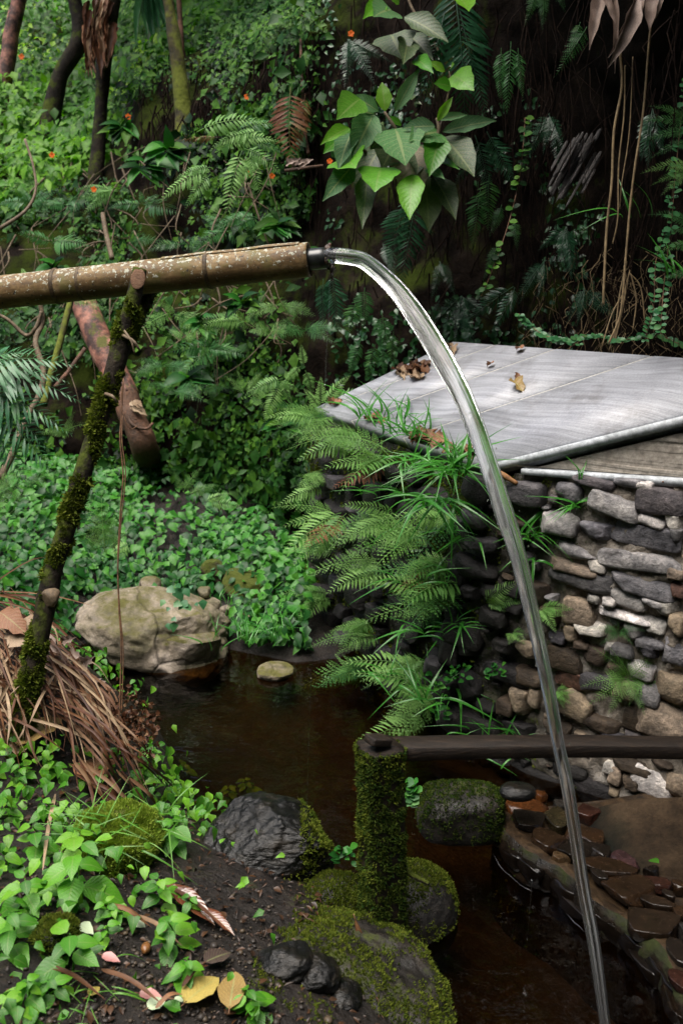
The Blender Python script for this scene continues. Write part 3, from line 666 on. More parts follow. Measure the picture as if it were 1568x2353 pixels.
# ---------------------------------------------------------------- prop pole
pp = [(322, 618, 2.845, 20), (311, 668, 2.845, 22), (302, 706, 2.85, 23), (287, 768, 2.87, 31), (272, 818, 2.87, 28), (254, 880, 2.87, 26), (232, 950, 2.87, 26), (214, 1015, 2.87, 26), (188, 1095, 2.86, 26), (165, 1170, 2.86, 26), (146, 1235, 2.86, 26), (126, 1300, 2.86, 25), (110, 1370, 2.86, 31), (100, 1420, 2.86, 28), (82, 1500, 2.86, 28), (64, 1590, 2.86, 29), (50, 1680, 2.86, 30), (35, 1790, 2.86, 30)]
q = np.array([P(a, b, d) for a, b, d, r in pp]); r = np.array([.80*r*d/FPX for a, b, d, r in pp])
pole = thing('support_pole', 'mossy forked tree pole leaning in the dead leaves and propping up the bamboo', 'pole', q[-1])
n = 120; path = crom(q, n); rr = np.interp(np.linspace(0, len(q)-1, n), range(len(q)), r)
V, F, uv = tube_arrays(path, rr, sides=22, rough=.09, ns=26, seed=3, caps=True)
stem_o = obj('pole_stem', mesh('pole_stem', V, F, uv, mat=BARKD), pole)
cutd = nrm(np.array([.05, -1, .75])); V2, F2 = CS[10]; c0 = P(317, 640, 2.825)
Mx = np.array(basis([.12, .35, 1], cutd))[:3, :3]
o = obj('cut_face', mesh('cut_face', (V2*np.array([.021, .031, .004]))@Mx.T + c0, F2, mat=CUTW), pole)
fk = np.array([P(a, b, d) for a, b, d in [(283, 800, 2.89), (305, 745, 2.96), (332, 690, 3.01), (350, 655, 3.03)]])
V3, F3, uv3 = tube_arrays(crom(fk, 24), np.linspace(.026, .019, 24), sides=14, rough=.1, ns=26); fork_o = obj('fork_branch', mesh('fork_branch', V3, F3, uv3, mat=BARKD), pole)
kn = P(118, 1372, 2.842); Vk, Fk = rock_arrays(10, .9, 5, 3); obj('knot_scar', mesh('knot_scar', Vk*.028+kn, Fk, mat=TWIG), pole)
stubs = [((283, 770), (322, 805), .006), ((286, 760), (310, 815), .004), ((243, 905), (268, 925), .006)]
for s0, s1, r in stubs: obj('twig', mesh('twig', *tube_arrays(crom([P(*s0, 2.84), P((s0[0]+s1[0])/2+4, (s0[1]+s1[1])/2-4, 2.81), P(*s1, 2.82)], 8), np.linspace(r, r*.5, 8), sides=6)[:2], mat=TWIG), pole)
def pole_mask(p, nn):
    s = proj(p); y = s[:, 1]
    w = np.interp(y, [620, 660, 720, 780, 820, 860, 950, 1050, 1150, 1240, 1300, 1380, 1450, 1700], [-.5, .0, .22, .28, -.25, .05, .28, .22, .1, -.15, .05, -.05, .4, .5])
    return fbm(p, 17, 3, 31)+w > .12
moss_on(V, F, 16000, .0085, MOSSM, 'moss', stem_o, pole_mask, 30, -.35)
moss_on(V, F, 3500, .016, MOSSM, 'moss_fringe', stem_o, lambda p, nn: pole_mask(p, nn) & (proj(p)[:, 1] > 690), 30, .05, up=-.2)
moss_on(V3, F3, 900, .009, MOSSD, 'moss', fork_o, None, 20, -.3)
vp = [(284, 870, 2.85), (279, 955, 2.84), (276, 1010, 2.83), (281, 1062, 2.83), (283, 1100, 2.83), (276, 1190, 2.83), (271, 1300, 2.83), (274, 1400, 2.83), (279, 1480, 2.83), (277, 1560, 2.83), (275, 1640, 2.83), (272, 1730, 2.83)]
vn = thing('hanging_vine', 'thin brown vine hanging straight down from the mossy pole to the pool bank', 'vine', P(*vp[-1]))
tube('vine_stem', [P(*p) for p in vp], .0022, VINE, vn, n=60, sides=6)
tube('vine_stem', [P(p[0]+3+2.5*math.sin(p[1]*.013), p[1], p[2]) for p in vp[1:-1]], .0016, VINE, vn, n=60, sides=6)
tube('tendril', [P(284, 868, 2.85), P(279, 915, 2.84), P(286, 960, 2.83), P(300, 985, 2.84), P(316, 978, 2.86)], .0012, VINE, vn, n=20, sides=5)
# ---------------------------------------------------------------- tank: slab on a stone wall
D0 = P(1105, 1066, 3.29); E0 = PPL(1568, 1100, np.array([0, 2.85, 0]), np.array([0, 1.0, 0]))
WU = nrm(np.array([E0[0]-D0[0], E0[1]-D0[1], 0])); WN = np.array([WU[1], -WU[0], 0.0])      # wall direction and outward normal
A0 = P(722, 938, 4.50); LU = nrm(np.array([A0[0]-D0[0], A0[1]-D0[1], 0])); LN = np.array([-LU[1], LU[0], 0.0]); LN = LN if LN[0] < 0 else -LN
Etop = PPL(1568, 950, D0, WN)
SN_ = nrm(np.cross(Etop-D0, A0-D0)); SN_ = SN_ if SN_[2] > 0 else -SN_
def SP_(x, y): return PPL(x, y, D0, SN_)
B0 = SP_(1040, 785); C0 = SP_(1568, 820)
DU = nrm(Etop-D0); AVv = nrm(A0-D0); LAD = np.linalg.norm(A0-D0)
LEN = 1.75
slab_t = thing('concrete_slab', 'grey streaked concrete tank roof slab tilted on the stone wall', 'slab', D0)
Tm = .055
def slab_local():
    M = Matrix.Identity(4); v2 = nrm(np.cross(SN_, DU))
    for r in range(3): M[r][0] = DU[r]; M[r][1] = v2[r]; M[r][2] = SN_[r]; M[r][3] = D0[r]
    return M, v2
SM, V2 = slab_local()
def loc2(p): q = p-D0; return np.array([q@DU, q@V2])
aL = loc2(A0); bL = loc2(B0)
j1 = loc2(SP_(934, 1004))[1]/aL[1]; j2 = loc2(SP_(819, 963))[1]/aL[1]; fr = [0, j1, j2, .965, 1.0]
def quad_prism(name, c, z0, z1, mat, parent, M, bev=0.0):
    c = np.asarray(c); V = np.concatenate([np.c_[c, np.full(4, z0)], np.c_[c, np.full(4, z1)]])
    F = np.array([[3, 2, 1, 0], [4, 5, 6, 7], [0, 1, 5, 4], [1, 2, 6, 5], [2, 3, 7, 6], [3, 0, 4, 7]])
    o = obj(name, mesh(name, V, F, smooth=False, mat=mat), parent, M)
    return o
gd = loc2(SP_(1484, 823))-loc2(SP_(984, 988)); gd = gd/gd[0]
bl_, cl2 = loc2(B0), loc2(SP_(1568, 822)); bd = cl2-bl_
def to_back(p, d):      # from a point of the left edge along a joint to the back edge of the slab
    m = np.array([[d[0], -bd[0]], [d[1], -bd[1]]]); t, q = np.linalg.solve(m, bl_-p); return p+d*t
for k in range(4):
    f0, f1 = fr[k]+(.0108 if k else 0), fr[k+1]-(.0038 if k < 3 else 0)
    d0, d1 = (np.array([1.0, 0]) if k == 0 else gd), (gd if k < 3 else (bl_-aL))
    c = [aL*f0, to_back(aL*f0, d0), to_back(aL*f1, d1) if k < 3 else bl_, aL*f1]
    quad_prism('slab_panel', c, -Tm, 0, SLABM, slab_t, SM)
    if k < 3: quad_prism('joint_strip', [aL*(f1-.0034), to_back(aL*(f1-.0034), gd), to_back(aL*(f1+.0104), gd), aL*(f1+.0104)], -Tm, -.002, JOINT, slab_t, SM)
sdir = loc2(SP_(1500, 962))-loc2(SP_(1100, 925)); [n_ for n_ in SLABM.node_tree.nodes if n_.bl_idname == 'ShaderNodeVectorRotate'][0].inputs['Angle'].default_value = -math.atan2(sdir[1], sdir[0])
UEND = float(to_back(np.zeros(2), np.array([1.0, 0]))[0])
tq = [D0+DU*(UEND-.02), B0+(D0+DU*UEND-B0)*.03, ]; tb = [np.array([q[0], q[1], -.5]) for q in tq]; tt = [q-SN_*Tm for q in tq]
obj('tank_side', mesh('tank_side', np.array([tt[0], tt[1], tb[1], tb[0], A0-SN_*Tm+LN*-.03, np.array([A0[0], A0[1], -.5])+LN*-.03]), [np.array([[0, 1, 2, 3], [1, 4, 5, 2]])], smooth=False, mat=CONCW), slab_t)
# edge trim along the wall side, gable face of the tank
def on_wall(u, z, out=0.0): return np.array([D0[0], D0[1], 0])+WU*u+np.array([0, 0, z])+WN*out
zt = lambda u: D0[2]+(DU[2]/np.linalg.norm(DU[:2]))*u
def strip3(name, uz, o0, o1, mat, parent):
    """prism over a wall polygon (u, z), from out o0 to o1"""
    n = len(uz); V = np.array([on_wall(u, z, o) for o in (o0, o1) for u, z in uz]); i = np.arange(n); j = (i+1) % n
    F = [np.stack([i, j, j+n, i+n], 1)]
    if n == 4: F.append(np.array([[3, 2, 1, 0], [4, 5, 6, 7]]))
    else:
        F.append(np.array([[0, k+1, k] for k in range(1, n-1)]+[[n, n+k, n+k+1] for k in range(1, n-1)]))
    return obj(name, mesh(name, V, F, smooth=False, mat=mat), parent)
UL = 1.6
UL = min(UL, UEND*float(np.linalg.norm(DU[:2])))
strip3('edge_trim', [(.0, zt(0)-.034), (UL, zt(UL)-.040), (UL, zt(UL)-.006), (0, zt(0)-.006)], .002, .007, TRIM, slab_t)
zb = lambda u: PPL(1150, 1066, D0, WN)[2]+.0*u
b0 = PPL(1180, 1072, D0, WN); b1 = PPL(1568, 1098, D0, WN); sb = (b1[2]-b0[2])/((b1-b0)@WU); ub0 = (b0-D0)@WU
zb = lambda u: b0[2]+sb*(u-ub0)
# formwork face: courses of rough concrete, each slightly proud of the next
u_s = np.linspace(.03, UL, 160); rows = []
nv = 90; vv = np.linspace(0, 1, nv); Lz = zb(u_s); Hz = np.maximum(zt(u_s)-.058, Lz+.002)
lay = RNG.normal(0, 1, 400)
Z = Lz[:, None]+(Hz-Lz)[:, None]*vv[None]; kz = (Z*95+.6*fbm(np.stack([u_s[:, None]*2+0*Z, Z*3, 0*Z], -1), 1, 2, 3)).astype(int)
outd = -.014+.0042*np.clip(lay[kz % 400], -1.5, 1.5)*.5+.002*fbm(np.stack([u_s[:, None]+0*Z, Z, 0*Z], -1), 40, 3, 2)
Vw = np.array([D0[0], D0[1], 0])+WU*u_s[:, None, None]+np.array([0, 0, 1.0])*Z[..., None]+WN*outd[..., None]
tag(obj('formwork_face', mesh('formwork_face', Vw.reshape(-1, 3), grid_faces(160, nv), smooth=False, mat=CONCW), slab_t))
strip3('base_trim', [(ub0+.03, zb(ub0)-.020), (UL, zb(UL)-.028), (UL, zb(UL)-.001), (ub0+.03, zb(ub0)-.001)], -.02, .012, TRIM, slab_t)
for u in (.52, .535, .60): 
    V, F = CS[5]; obj('rust_spot', mesh('rust_spot', V*.003+on_wall(u, zb(u)-.013, .012), F, mat=CUTW), slab_t)
# ---------------------------------------------------------------- stone wall of the tank
wall = thing('stone_wall', 'rough stone and mortar wall carrying the concrete slab, wet and overgrown at its left corner', 'stone wall', (D0[0], D0[1], -.3))
def wtop(u): return np.where(u > ub0, zb(u)-.022, np.minimum(D0[2]-.045, zb(u)-.012))
uu = np.linspace(-.005, UL+.01, 170); hh = np.linspace(0, 1, 120)
Z = -.4+(wtop(uu)[:, None]+.4)*hh[None]; U = uu[:, None]+0*Z
pp3 = np.stack([U, Z, 0*Z], -1)
O = -.010+.020*np.clip((U-.16)*4, 0, 1)+.026*fbm(pp3, 9, 4, 3)+.018*fbm(pp3, 34, 4, 4)
Vf = np.array([D0[0], D0[1], 0])+WU*U[..., None]+np.array([0, 0, 1.])*Z[..., None]+WN*O[..., None]
Vf = Vf.reshape(-1, 3); Ff = grid_faces(170, 120); obj('mortar', mesh('mortar', Vf, Ff, mat=MORTAR), wall)
ll = np.linspace(-.005, LAD+.1, 120); Z = -.4+(D0[2]-.05+.4)*hh[None]+0*ll[:, None]; L = ll[:, None]+0*Z
pp3 = np.stack([L+5, Z, 0*Z], -1); O = -.022+.035*fbm(pp3, 8, 4, 3)+.014*fbm(pp3, 36, 3, 4)
Vl = np.array([D0[0], D0[1], 0])+LU*L[..., None]+np.array([0, 0, 1.])*Z[..., None]+LN*O[..., None]
Vl = Vl.reshape(-1, 3); Fl = grid_faces(120, 120)[:, ::-1]; obj('mortar', mesh('mortar', Vl, Fl, mat=MORTAR), wall)
STN = []
for k in range(12):
    V, F = rock_arrays(10, [.32, .42, .36, .5][k % 4], 40+k, 5, (.74, 1.02), .09, 1.7, .06, soft=.12)
    STN.append(mesh('stone', V/np.abs(V).max(0)*.5, F, mat=STONE))
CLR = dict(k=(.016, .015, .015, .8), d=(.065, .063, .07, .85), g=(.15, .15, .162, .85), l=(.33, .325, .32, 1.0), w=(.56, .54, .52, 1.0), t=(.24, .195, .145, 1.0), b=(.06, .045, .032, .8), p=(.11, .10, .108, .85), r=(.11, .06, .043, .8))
STL = [(625, 185, 110, 120, 3, 'k'), (845, 205, 150, 105, -4, 'd'), (1050, 200, 100, 85, 0, 'g'), (1165, 150, 160, 44, 5, 'p'), (1330, 156, 120, 46, -4, 'g'), (1268, 255, 200, 92, 14, 'l'), (1480, 235, 190, 115, 0, 'p'),
 (608, 320, 110, 72, 4, 'd'), (1005, 338, 140, 90, 0, 'l'), (1185, 372, 140, 70, 0, 'g'), (1395, 392, 260, 98, 2, 'g'), (1552, 388, 66, 64, 8, 'g'), (1425, 318, 115, 55, 12, 'w'), (1540, 325, 80, 85, 0, 'w'), (1400, 170, 60, 50, 0, 'w'),
 (648, 435, 130, 60, -3, 'd'), (1072, 468, 172, 76, 4, 'l'), (1380, 510, 315, 82, -3, 'l'), (1070, 538, 185, 52, 3, 't'), (1108, 604, 245, 92, -3, 'g'), (1400, 625, 235, 88, 4, 'g'), (1545, 560, 60, 60, 0, 't'),
 (612, 552, 180, 92, 3, 'k'), (600, 655, 84, 52, 0, 'k'), (1556, 640, 55, 66, 0, 'r'), (1185, 525, 70, 70, 0, 'w'),
 (1325, 685, 140, 74, 5, 'l'), (1300, 756, 205, 36, 4, 'w'), (1238, 690, 52, 36, -6, 'w'), (1162, 682, 52, 40, 0, 'l'), (1100, 740, 125, 120, 0, 't'), (1500, 720, 95, 66, -8, 'l'), (1440, 700, 90, 40, 5, 'l'),
 (1152, 815, 112, 58, -6, 'w'), (1352, 832, 76, 72, 0, 'l'), (1446, 806, 78, 66, 0, 'l'), (1424, 882, 106, 50, -4, 'g'), (1068, 838, 66, 78, 0, 't'), (1000, 860, 62, 48, 0, 'd'), (1112, 890, 60, 40, 0, 'b'), (1545, 800, 60, 100, 0, 't'),
 (872, 916, 95, 62, -6, 't'), (1034, 958, 142, 106, 4, 'b'), (1300, 920, 84, 48, 0, 'g'), (1528, 915, 95, 130, 0, 'g'), (1172, 940, 84, 80, 0, 'b'), (1425, 920, 76, 56, 0, 'd'), (1240, 905, 46, 36, 0, 'l'),
 (560, 850, 160, 100, 8, 'k'), (490, 930, 84, 110, 0, 'k'), (420, 1000, 74, 58, 0, 'd'), (700, 770, 110, 80, 0, 'k'), (760, 900, 100, 60, 3, 'k'), (700, 650, 90, 60, 0, 'k'), (900, 660, 90, 90, 0, 'b'), (960, 760, 80, 70, 0, 'b'),
 (770, 1020, 190, 92, 4, 'k'), (862, 1040, 110, 70, 0, 'b'), (1050, 1045, 114, 80, 4, 'r'), (1178, 1055, 136, 92, -14, 'd'), (1382, 1010, 96, 80, 0, 'l'), (1270, 1010, 70, 60, 0, 'b'), (1300, 1100, 90, 70, 5, 't'),
 (590, 1092, 96, 130, 0, 'k'), (830, 1150, 90, 112, 6, 't'), (760, 1172, 64, 90, 0, 'b'), (890, 1130, 52, 100, 0, 't'), (1085, 1160, 124, 140, 12, 't'), (1516, 1090, 120, 125, 0, 't'), (1420, 1120, 80, 100, 0, 'g'), (980, 1160, 60, 90, 0, 'k'),
 (1180, 1255, 165, 70, 0, 'b'), (1476, 1240, 195, 155, 8, 't'), (1340, 1225, 66, 120, 4, 'b'), (1350, 1308, 62, 52, 0, 'p'), (1112, 1310, 62, 40, 0, 't'), (640, 1260, 160, 80, 0, 'k'), (820, 1280, 140, 60, 3, 'k'), (1000, 1270, 100, 60, 0, 'b'), (1250, 1310, 90, 50, 0, 'd'), (500, 1240, 110, 90, 0, 'k'), (470, 1100, 90, 120, 0, 'k'), (660, 1180, 90, 70, 0, 'k')]
STL2 = [(1240, 180, 44, 66, 6, 'w'), (1268, 222, 50, 84, 10, 't'), (1432, 252, 160, 128, 6, 'w'), (1530, 262, 100, 110, 0, 't'), (1256, 290, 44, 50, 0, 't'), (1150, 282, 180, 84, 3, 'k'), (1350, 182, 150, 60, 0, 'b'), (560, 212, 430, 104, 0, 'k'), (905, 245, 210, 90, 4, 'k'), (1340, 250, 60, 70, 0, 'b'), (740, 190, 110, 80, 0, 'k'), (1050, 190, 140, 70, 0, 'k'), (1470, 170, 90, 50, 0, 'b')]
placed = []
def put_stone(x, y, w, h, rot, c, out=.012, thick=None):
    p = PPL(x, y, D0, WN); s = depth(p)/FPX; wu = w*s/max(.3, np.dot(WU, [1, 0, 0])); hz = h*s/.95; th = thick or .085+.25*min(wu, hz)
    ca, sa_ = math.cos(math.radians(-rot)), math.sin(math.radians(-rot))
    xx = WU*ca+np.array([0, 0, sa_]); zz = np.cross(xx, -WN)*-1; zz = zz if zz[2] > 0 else -zz
    M = Matrix.Identity(4); p = p+WN*(out-.30*th+RNG.normal(0, .005))
    for r in range(3): M[r][0] = xx[r]*wu*1.13; M[r][1] = -WN[r]*th; M[r][2] = zz[r]*hz*1.12; M[r][3] = p[r]
    o = obj('stone', random.choice(STN), wall, M); cc = CLR[c]; j = random.uniform(.8, 1.2); o.color = (cc[0]*j, cc[1]*j, cc[2]*j*random.uniform(.94, 1.06), cc[3])
    placed.append((x, y, w, h)); return o
V6 = lambda a, b: (783.6+a*.5003, 1031+b*.5002)
V8 = lambda a, b: (783.6+a*.5003, 1665+b*.5002)
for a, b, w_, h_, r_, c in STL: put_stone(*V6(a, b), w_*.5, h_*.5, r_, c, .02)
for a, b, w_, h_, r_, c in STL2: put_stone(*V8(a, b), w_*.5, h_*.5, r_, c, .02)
nf = 0
for k in range(5000):
    x = random.uniform(1068, 1600); y = random.uniform(1100, 1830); w_ = random.uniform(18, 44); h_ = w_*random.uniform(.5, .95)
    if any(abs(x-px) < (w_+pw)*.46 and abs(y-py) < (h_+ph)*.46 for px, py, pw, ph in placed): continue
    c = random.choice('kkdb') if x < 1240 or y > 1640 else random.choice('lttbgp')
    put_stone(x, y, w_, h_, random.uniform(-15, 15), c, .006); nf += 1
    if nf > 40: break
for k in range(1800):      # the wall goes on to the right of the picture
    u, z = random.uniform(.98, UL-.05), random.uniform(-.15, 1.0); q = proj(on_wall(u, z)); x, y = q[0], q[1]; w_ = random.uniform(38, 120); h_ = w_*random.uniform(.4, .8)
    if x < 1560+w_*.3 or z > wtop(np.array(u))-.05 or any(abs(x-px) < (w_+pw)*.44 and abs(y-py) < (h_+ph)*.46 for px, py, pw, ph in placed): continue
    put_stone(x, y, w_, h_, random.uniform(-8, 8), random.choice('glltdpb'), .02)
# stones of the left face, seen between the ferns
n_l = 0; pl = []
for k in range(900):
    u = random.uniform(.03, LAD-.03); z = random.uniform(-.1, D0[2]-.1); w_ = random.uniform(.08, .19); h_ = w_*random.uniform(.45, .8)
    if any(abs(u-a) < (w_+c_)*.5 and abs(z-b) < (h_+d_)*.5 for a, b, c_, d_ in pl): continue
    pl.append((u, z, w_, h_)); p = np.array([D0[0], D0[1], 0])+LU*u+np.array([0, 0, z])+LN*random.uniform(-.03, .0)
    M = Matrix.Identity(4)
    for r in range(3): M[r][0] = LU[r]*w_; M[r][1] = LN[r]*.11; M[r][2] = (0, 0, h_)[r]; M[r][3] = p[r]
    o = obj('stone', random.choice(STN), wall, M); c = CLR[random.choice('kkkkd')]; j = random.uniform(.8, 1.2); o.color = (c[0]*j, c[1]*j, c[2]*j, c[3])
    if len(pl) > 75: break
def wallmoss(p, nn):
    s = proj(p); w = np.interp(s[:, 0], [1040, 1100, 1260, 1330, 1568], [.30, .18, .05, -.22, -.40]) + np.where((s[:, 1] > 1640) & (s[:, 0] < 1400), .12, 0) + np.where(s[:, 1] < 1190, .12, 0)
    return fbm(p, 8, 3, 77)+w > .1
moss_on(Vf, Ff, 17000, .011, MOSSD, 'moss', wall, wallmoss, 14, -.2, up=.3)
moss_on(Vf+WN*.012, Ff, 5000, .012, MOSSM, 'moss', wall, lambda p, nn: (fbm(p, 7, 3, 13)+np.interp(proj(p)[:, 0], [1040, 1250, 1350], [.1, .05, -.3]) > .22), 14, -.1, up=.4)
moss_on(Vl+LN*.02, Fl, 12000, .013, MOSSM, 'moss', wall, None, 5, -.02, up=.2); moss_on(Vl+LN*.03, Fl, 7000, .013, MOSSD, 'moss', wall, lambda p, nn: (p-D0)@LU < .5, 7, -.2, up=.2)
# ---------------------------------------------------------------- rail and post
pb0, pb1 = P(868, 1721, 2.44), P(2300, 1713, 2.87)
bx_ = nrm(pb1-pb0); by_ = nrm(np.cross([0, 0, 1.], bx_)); bz_ = np.cross(bx_, by_); Lb = np.linalg.norm(pb1-pb0)
rail = thing('wooden_rail', 'wet dark wooden rail lying level in front of the stone wall', 'rail', pb0)
nb_ = 90; t = np.linspace(0, 1, nb_); sec = []
prof = np.array([(-.031, -.017), (0, -.0172), (.031, -.017), (.032, -.016), (.0323, 0), (.032, .016), (.031, .017), (0, .0172), (-.031, .017), (-.032, .016), (-.0323, 0), (-.032, -.016)])
V = pb0 + bx_*(t*Lb)[:, None, None] + by_*(prof[:, 0]*1.0)[None, :, None] + bz_*(prof[:, 1]*1.0)[None, :, None]
V = V + .0022*(fbm(V*np.array([2.0, 30, 30]), 1.0, 3, 4))[..., None]*np.array([0, 1, 1]) + bz_*(.006*np.sin(t*7))[:, None, None]
VR = V.reshape(-1, 3); FR = [grid_faces(nb_, 12, True), np.array([[0, k+1, k] for k in range(1, 11)])]
obj('beam', mesh('beam', VR, FR, smooth=False, mat=WOODW), rail)
pt = P(873, 1712, 2.43)
post = thing('mossy_post', 'square wooden post thick with dark green moss at the left end of the rail', 'post', (pt[0]+.02, pt[1], -.1))
nz_ = 60; zz = np.linspace(-.2, pt[2]-.0, nz_); sq = np.array([(-1, -.82), (-.82, -1), (0, -1.02), (.82, -1), (1, -.82), (1.02, 0), (1, .82), (.82, 1), (0, 1.02), (-.82, 1), (-1, .82), (-1.02, 0)])*.046
ra = math.radians(24); sq = sq@np.array([[math.cos(ra), math.sin(ra)], [-math.sin(ra), math.cos(ra)]])
cx_ = pt[0]+.018*(1-np.linspace(0, 1, nz_)); V = np.stack([cx_[:, None]+sq[None, :, 0], pt[1]+sq[None, :, 1]+0*zz[:, None], zz[:, None]+0*sq[None, :, 0]], -1)
V = V*1.0 + nrm(np.stack([sq[:, 0], sq[:, 1], 0*sq[:, 0]], -1))[None]*(.007*fbm(V, 22, 3, 6))[..., None]
VP = V.reshape(-1, 3); topc = np.array([[pt[0], pt[1], pt[2]+.012]]); VP = np.concatenate([VP, topc]); m = nz_*12
FP = [grid_faces(nz_, 12, True), np.array([[(nz_-1)*12+k, (nz_-1)*12+(k+1) % 12, m] for k in range(12)])]
post_o = obj('post_timber', mesh('post_timber', VP, FP, mat=WOODW), post)
moss_on(VP, FP, 15000, .0085, MOSSD, 'moss', post_o, lambda p, nn: (nn[:, 2] < .5) & (p[:, 2] > -.03) & (fbm(p, 16, 3, 3) > -.30), 34, -.12, up=-.1)
moss_on(VP, FP, 7000, .009, MOSSM, 'moss', post_o, lambda p, nn: (nn[:, 2] < .7) & (p[:, 2] > 0) & ((nn[:, 0] < -.3) | (fbm(p, 14, 3, 12) > .5) | (p[:, 2] > .50)), 28, .06, up=.1)
hb = P(868, 1708, 2.425); V, F = cube_sphere(5); V = np.sign(V)*np.abs(V)**.25
obj('post_cap_chip', mesh('post_cap_chip', (V*np.array([.030, .022, .010]))@Rz(.6, .3).T+P(868, 1700, 2.40), F, smooth=False, mat=WOODW), post)
# ---------------------------------------------------------------- cobbled ledge beside the pool
LZ = .085
led = thing('cobbled_ledge', 'wet cobbled stone ledge set in sandy mortar along the right side of the pool', 'ledge', PZ(1290, 2069, 0))
fr_top = [(1142, 1858), (1146, 1880), (1186, 1934), (1232, 1968), (1290, 1995), (1367, 2063), (1433, 2101), (1477, 2141), (1520, 2185), (1560, 2260), (1640, 2420), (1800, 2700)]
fpt = np.array([PZ(x, y, LZ) for x, y in fr_top]); fpt = crom(fpt, 80); fpt[:, 2] = LZ
back = fpt + np.array([1.3, .25, 0]); back[:8] = fpt[:8]+np.linspace(.25, 1.3, 8)[:, None]*np.array([1.0, .3, 0])
k = np.linspace(0, 1, 46)
top = fpt[:, None]*(1-k[None, :, None])+back[:, None]*k[None, :, None]
skirt = np.stack([fpt+np.array([-.012, -.008, -z]) for z in (.40, .22, .15, .10, .07, .04, .015)], 1)
full = np.concatenate([skirt, top], 1)
full = full + np.array([.016, .016, .009])*fbm(full, 14, 4, 3)[..., None]*np.array([1, 1, 1]) + np.array([0, 0, 1.0])*(.010*fbm(full, 4, 2, 8)-.022)[..., None]*(np.arange(53) > 8)[None, :, None]
VL = full.reshape(-1, 3); FL = grid_faces(80, 53)[:, ::-1]
sk = (FL % 53).max(1) <= 7; obj('mortar_bed', mesh('mortar_bed', VL, FL[~sk], mat=SANDM), led); obj('ledge_side', mesh('ledge_side', VL, FL[sk], mat=SIDEM), led)
COBB = []
for kk in range(8):
    V, F = rock_arrays(10, [.42, .55, .48, .7][kk % 4], 90+kk, 8, (.58, .95), .10, 1.7, .05, soft=.2, flat_top=.52); COBB.append(mesh('cobble', V/np.abs(V).max(0)*.5, F, mat=COBBLE))
CC = dict(o=(.06, .021, .006, .8), k=(.011, .008, .006, .8), b=(.022, .012, .006, .8), v=(.024, .019, .009, .9), r=(.030, .012, .008, .8), p=(.05, .026, .027, .8), s=(.055, .034, .016, 1.2), g=(.02, .018, .016, .9), d=(.016, .010, .006, .8))
CB = [(850, 372, 200, 74, 6, 'o'), (855, 440, 166, 78, 8, 'k'), (995, 432, 116, 96, -6, 'v'), (960, 525, 176, 96, 4, 'b'), (1145, 402, 120, 64, 24, 'r'), (1125, 500, 190, 84, 26, 'b'), (1080, 580, 176, 112, -8, 'k'), (1180, 570, 130, 60, 26, 'k'), (1232, 655, 240, 78, 2, 'b'), (1300, 622, 140, 60, 36, 'p'), (1420, 668, 76, 36, 0, 'k'), (1440, 725, 140, 60, 24, 'r'), (1315, 752, 255, 128, 4, 'b'), (1450, 820, 156, 52, 6, 'd'), (1500, 785, 66, 34, 20, 'k'), (1450, 905, 270, 140, 8, 'd'), (1560, 860, 80, 60, 0, 'b'), (1555, 1050, 130, 120, 10, 'k'), (1560, 1180, 110, 100, 0, 'r'), (1545, 735, 60, 40, 0, 'b'), (1600, 960, 90, 80, 0, 'g'), (1640, 1080, 100, 90, 0, 'b'), (1640, 800, 90, 60, 0, 'd'), (1010, 365, 70, 44, 0, 'g'), (920, 322, 60, 34, 0, 'o'), (1010, 610, 90, 40, 10, 's'), (1180, 690, 70, 60, 0, 'k')]
for a, b, w_, h_, r_, c in CB:
    x, y = V8(a, b); p = PZ(x, y, LZ+.006); px = PZ(x+w_*.25, y, LZ)-PZ(x-w_*.25, y, LZ); py = PZ(x, y-h_*.25, LZ)-PZ(x, y+h_*.25, LZ)
    lx_, ly_ = np.linalg.norm(px), np.linalg.norm(py); th = .045+.1*min(lx_, ly_)
    M = Matrix.Translation(Vector(p-np.array([0, 0, th*.10]))) @ Matrix.Rotation(math.radians(-r_*1.4), 4, 'Z') @ Matrix.Diagonal((lx_*1.0, ly_*1.0, th, 1))
    o = obj('cobble', random.choice(COBB), led, M); c = CC[c]; o.color = c
# wet facing stones of the ledge's front down to the waterline
ei = np.linspace(4, 76, 17).astype(int)
for i in ei:
    i = int(np.clip(i+RNG.integers(-2, 3), 3, 77)); p = fpt[i]+np.array([-.005+RNG.normal(0, .008), -.005, -.06+RNG.normal(0, .014)]); d = nrm(fpt[min(i+2, 79)]-fpt[max(i-2, 0)]); nn = np.array([d[1], -d[0], 0])
    nn = nn if nn[0] < 0 else -nn; M = Matrix.Identity(4); sz = (random.uniform(.06, .16), .05, random.uniform(.05, .11))
    for r in range(3): M[r][0] = d[r]*sz[0]; M[r][1] = nn[r]*sz[1]; M[r][2] = (0, 0, 1)[r]*sz[2]; M[r][3] = p[r]
    o = obj('cobble', random.choice(COBB), led, M); c = CC[random.choice('kkkd')]; o.color = (c[0]*.6, c[1]*.6, c[2]*.6, .6)
moss_on(VL, FL, 3800, .009, MOSSM, 'moss', led, lambda p, nn: (proj(p)[:, 0] < 1215) & (proj(p)[:, 1] > 1850) & (nn[:, 2] < .85), 18, -.25)
wl_ = fpt[3:72]+np.array([-.030, -.020, 0]); wl_[:, 2] = .001; wl_[:, :2] += .010*fbm(wl_, 12, 3, 5)[:, None]
V, F, uv = tube_arrays(wl_, .0020*np.clip(fbm(wl_, 14, 3, 2)*2.4-.15, .0, 1), sides=6); g = N('wet_edge'); obj('wet_edge', mesh('wet_edge', V, F, uv, mat=g.done(g.prin((.05, .05, .055), .12, None, .8))), led)
